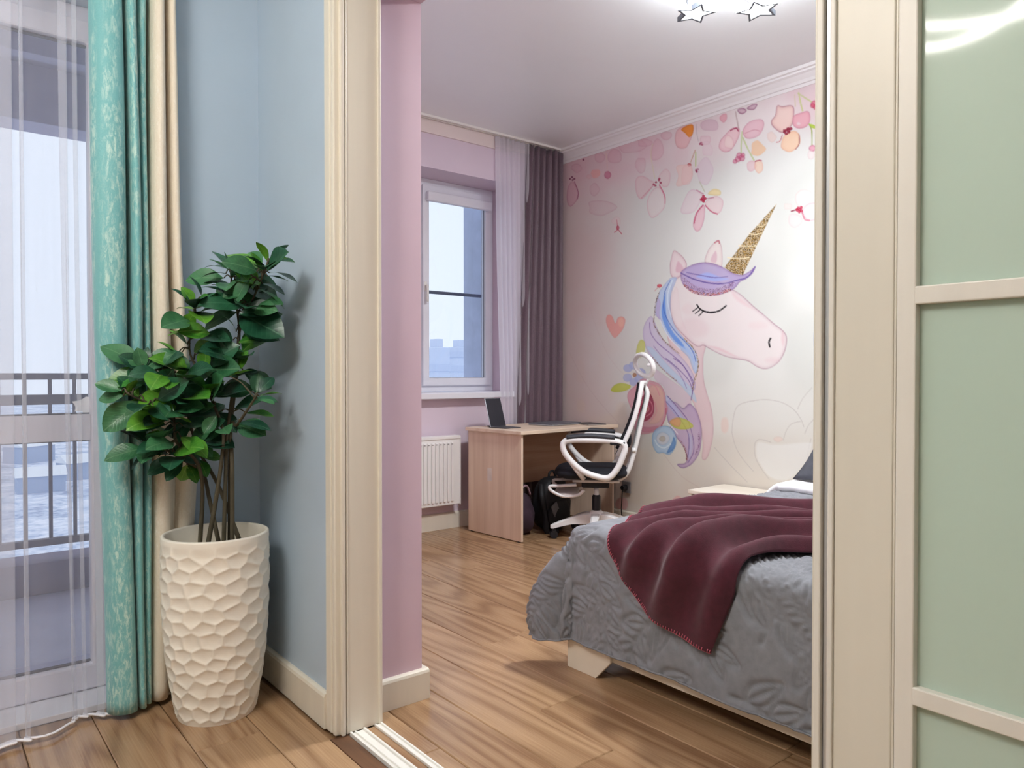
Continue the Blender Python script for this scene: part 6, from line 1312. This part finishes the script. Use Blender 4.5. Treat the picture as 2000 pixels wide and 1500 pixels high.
def leafmesh(w, tone, var):
    k = (w, tone, var)
    if k in LMESH: return LMESH[k]
    n, m = 11, 5; V = []; F = []; cup = (.30, .12, .42)[var]; drp = (.10, .20, .03)[var]
    for i in range(n):
        x = i / (n - 1); hw = .5 * w * (math.sin(math.pi * x ** 1.12) ** .78 if 0 < x < 1 else .012)
        if x < .07: hw = max(.012, hw * .5)
        for j in range(m):
            s = j / (m - 1) * 2 - 1; V.append((x, s * hw, -drp * x * x * 2 + drp * x + abs(s) ** 1.5 * hw * cup + .012 * math.sin(x * 9 + s * 2)))
    for i in range(n - 1):
        for j in range(m - 1): F.append((i * m + j, (i + 1) * m + j, (i + 1) * m + j + 1, i * m + j + 1))
    me = bpy.data.meshes.new('leaf'); me.from_pydata(V, [], F); me.materials.append(LM[tone]); me.polygons.foreach_set('use_smooth', [True] * len(F)); LMESH[k] = me; return me
twigs = {i: [] for i in STEMS}
for (si, c, w, tone, q) in LEAVES: twigs[si].append((q, c[:3]))
stem_o = {}
for i, pts in STEMS.items():
    b0 = Vector(pts[0]); d = (Vector(pts[0]) - Vector(pts[1])).normalized(); L = [tuple(b0 + d * ((b0.z - .463) / max(.3, -d.z)))] + pts
    C_ = crom(L, 6); n = len(C_); V, F = tubeVF(C_, [.0085 * (1 - .72 * k / n) for k in range(n)], 8)
    for q, b in twigs[i]:
        q, b = np.array(q), np.array(b); mid = (q + b) / 2 + np.array((0, 0, .012)); v, f = tubeVF(crom([q, mid, b], 4), [.0028] * 4 + [.002] * 5, 6, base=len(V)); V += v; F += f
    stem_o[i] = mesh('stem', V, F, BARK, pp_, True)
rl_ = random.Random(21); room_side = Vector((0, 0, 1.4))
for (si, c, w, tone, q) in LEAVES:
    b, e = Vector(c[:3]), Vector(c[3:]); X = e - b; L = X.length; X.normalize()
    view = (room_side - b).normalized(); nrm = Vector((0, 0, 1)) * (.55 if w > .45 else 1.0) + view * (.85 if w > .45 else .35) + Vector((rl_.uniform(-.4, .4), rl_.uniform(-.4, .4), rl_.uniform(-.2, .4)))
    Y = nrm.cross(X).normalized(); Z = X.cross(Y).normalized()
    o = bpy.data.objects.new('leaf', leafmesh(w, tone, rl_.randrange(3))); COL.objects.link(o); o.parent = stem_o[si]
    M = Matrix((X, Y, Z)).transposed().to_4x4() @ Matrix.Scale(max(L, .062) * 1.14, 4); M.translation = b
    o.matrix_basis = wm(stem_o[si]).inverted() @ M
# ---------------------------------------------------------------- unicorn mural: flat print on the wall
STP = .0045
Y1, Y0M, Z0M, Z1M = 4.528, 1.95, .102, 2.872
ys = np.arange(Y0M, Y1, STP); zs = np.arange(Z0M, Z1M, STP); YG, ZG = np.meshgrid(ys, zs, indexing='ij')
def sm(x): x = np.clip(x, 0, 1); return x * x * (3 - 2 * x)
def wash(YG, ZG, shape):
    n1 = vnoise(shape, (7, 7), 1); n2 = vnoise(shape, (23, 25), 2); n3 = vnoise(shape, (60, 64), 3); nz_ = .6 * n1 + .28 * n2 + .12 * n3
    C = np.zeros(shape + (3,)); C[:] = (223, 226, 221)
    def lay_(col, w): C[:] = C * (1 - w[..., None]) + np.array(col) * w[..., None]
    lay_((226, 214, 200), .75 * sm((1.25 - ZG) / 1.0) * (.6 + .8 * nz_).clip(0, 1))
    lay_((224, 200, 196), .72 * sm((YG - 3.55) / .75) * (.55 + .9 * nz_).clip(0, 1.1))
    lay_((226, 184, 194), .62 * sm((ZG - 2.38 - .12 * (n1 - .5)) / .42) * (.6 + .8 * n2).clip(0, 1.1))
    lay_((228, 210, 186), .35 * sm((n2 - .5) * 3) * sm((1.7 - ZG) / 1.2) * sm((YG - 3.2) / .8))
    lay_((240, 242, 238), .5 * sm((n1 - .45) * 3) * sm((3.6 - YG) / .6))
    return C * .965, n2, n3
CM, nz2, nz3 = wash(YG, ZG, YG.shape); rgm = np.random.RandomState(9); GL = rgm.rand(*YG.shape)
def sub(pts, m):
    a = np.array(pts); i0 = max(int((a[:, 0].min() - m - ys[0]) / STP), 0); i1 = min(int((a[:, 0].max() + m - ys[0]) / STP) + 2, len(ys)); j0 = max(int((a[:, 1].min() - m - zs[0]) / STP), 0); j1 = min(int((a[:, 1].max() + m - zs[0]) / STP) + 2, len(zs))
    return (slice(i0, i1), slice(j0, j1)) if i1 > i0 and j1 > j0 else None
def segdist(sl, pts, closed):
    y, z = YG[sl], ZG[sl]; D = np.full(y.shape, 9.); ins = np.zeros(y.shape, bool); N = len(pts)
    for k in range(N if closed else N - 1):
        a, b = pts[k], pts[(k + 1) % N]; dy, dz = b[0] - a[0], b[1] - a[1]; l2 = dy * dy + dz * dz + 1e-12
        t_ = np.clip(((y - a[0]) * dy + (z - a[1]) * dz) / l2, 0, 1); D = np.minimum(D, (y - a[0] - t_ * dy) ** 2 + (z - a[1] - t_ * dz) ** 2)
        if closed: ins ^= ((a[1] > z) != (b[1] > z)) & (y < dy * (z - a[1]) / (dz if abs(dz) > 1e-9 else 1e-9) + a[0])
    return np.sqrt(D), ins
def comp(sl, col, al): CM[sl] = CM[sl] * (1 - al[..., None]) + np.asarray(col, float) * al[..., None]
for s in MURAL:
    k = s[0]; closed = k in 'fh'
    pts = [tuple(p[:2]) for p in (crom([(a, b, 0) for a, b in s[1]], 4, closed) if k != 'h' else [np.array((a, b, 0)) for a, b in s[1]])]
    sl = sub(pts, .03)
    if sl is None: continue
    D, ins = segdist(sl, pts, closed)
    if k == 'f':
        _, _, col, al, oc, oa, soft = s; al *= .9; oa *= .72; sd = np.where(ins, D, -D); soft *= .001; a_ = sm(sd / soft + .5) if soft < .01 else sm(sd / soft)
        comp(sl, col, al * a_ * (.78 + .34 * nz2[sl] + .1 * nz3[sl]).clip(0, 1))
        if oc is None and soft < .012: comp(sl, [v * .82 for v in col], .35 * a_ * np.exp(-(D / .008) ** 2))
        if oc: comp(sl, oc, oa * np.exp(-(D / .0035) ** 2) * (.5 + .8 * nz3[sl]).clip(0, 1)); comp(sl, oc, oa * .3 * a_ * np.exp(-(D / .014) ** 2))
    elif k == 'l':
        _, _, col, al, w = s; comp(sl, col, al * sm((w * .0005 + .0025 - D) / .004) * (.75 + .4 * nz3[sl]).clip(0, 1))
    else:
        if k == 'g': _, _, col, al, w = s; a_ = al * sm((w * .0005 + .003 - D) / .006) * (GL[sl] > .25)
        else: col, al = s[2], s[3]; a_ = al * sm(np.where(ins, D, -D) / .004 + .5)
        g_ = np.roll(GL, 7, 0)[sl][..., None]; c = np.array(col); cc = np.where(g_ < .36, c * .58, np.where(g_ < .70, c * 1.02, c * .5 + 118))
        CM[sl] = CM[sl] * (1 - a_[..., None]) + cc * a_[..., None]
def tolin(C): C = np.clip(C / 255., 0, 1); return np.where(C <= .04045, C / 12.92, ((C + .055) / 1.055) ** 2.4)
t = NT('mural_print'); at_ = t.n('ShaderNodeAttribute'); at_.attribute_name = 'print'; t.l(at_.outputs['Color'], t.b.inputs['Base Color']); t.b.inputs['Roughness'].default_value = .62; t.b.inputs['Specular IOR Level'].default_value = .3
t.bump(t.noise(t.obj(), 300, 2), .06, .001)
mu = empty('unicorn_mural', (4.195, 3.2, 1.5), 0, 'watercolour wall mural of a sleeping unicorn head with gold horn and pink blossoms', 'mural')
def mprint(name, Yg, Zg, C):
    o = npmesh(name, np.stack([np.full(Yg.shape, 4.1955), Yg, Zg], -1), t.m, mu, False); ca = o.data.color_attributes.new('print', 'FLOAT_COLOR', 'POINT')
    ca.data.foreach_set('color', np.concatenate([tolin(C), np.ones(C.shape[:2] + (1,))], -1).astype(np.float32).ravel())
mprint('mural_unicorn_sheet', YG, ZG, CM)
y2 = np.linspace(-.898, ys[0], 120); z2 = np.linspace(Z0M, zs[-1], 120); Y2, Z2 = np.meshgrid(y2, z2, indexing='ij'); C2, _, _ = wash(Y2, Z2, Y2.shape)
mprint('mural_plain_sheet', Y2, Z2, C2)
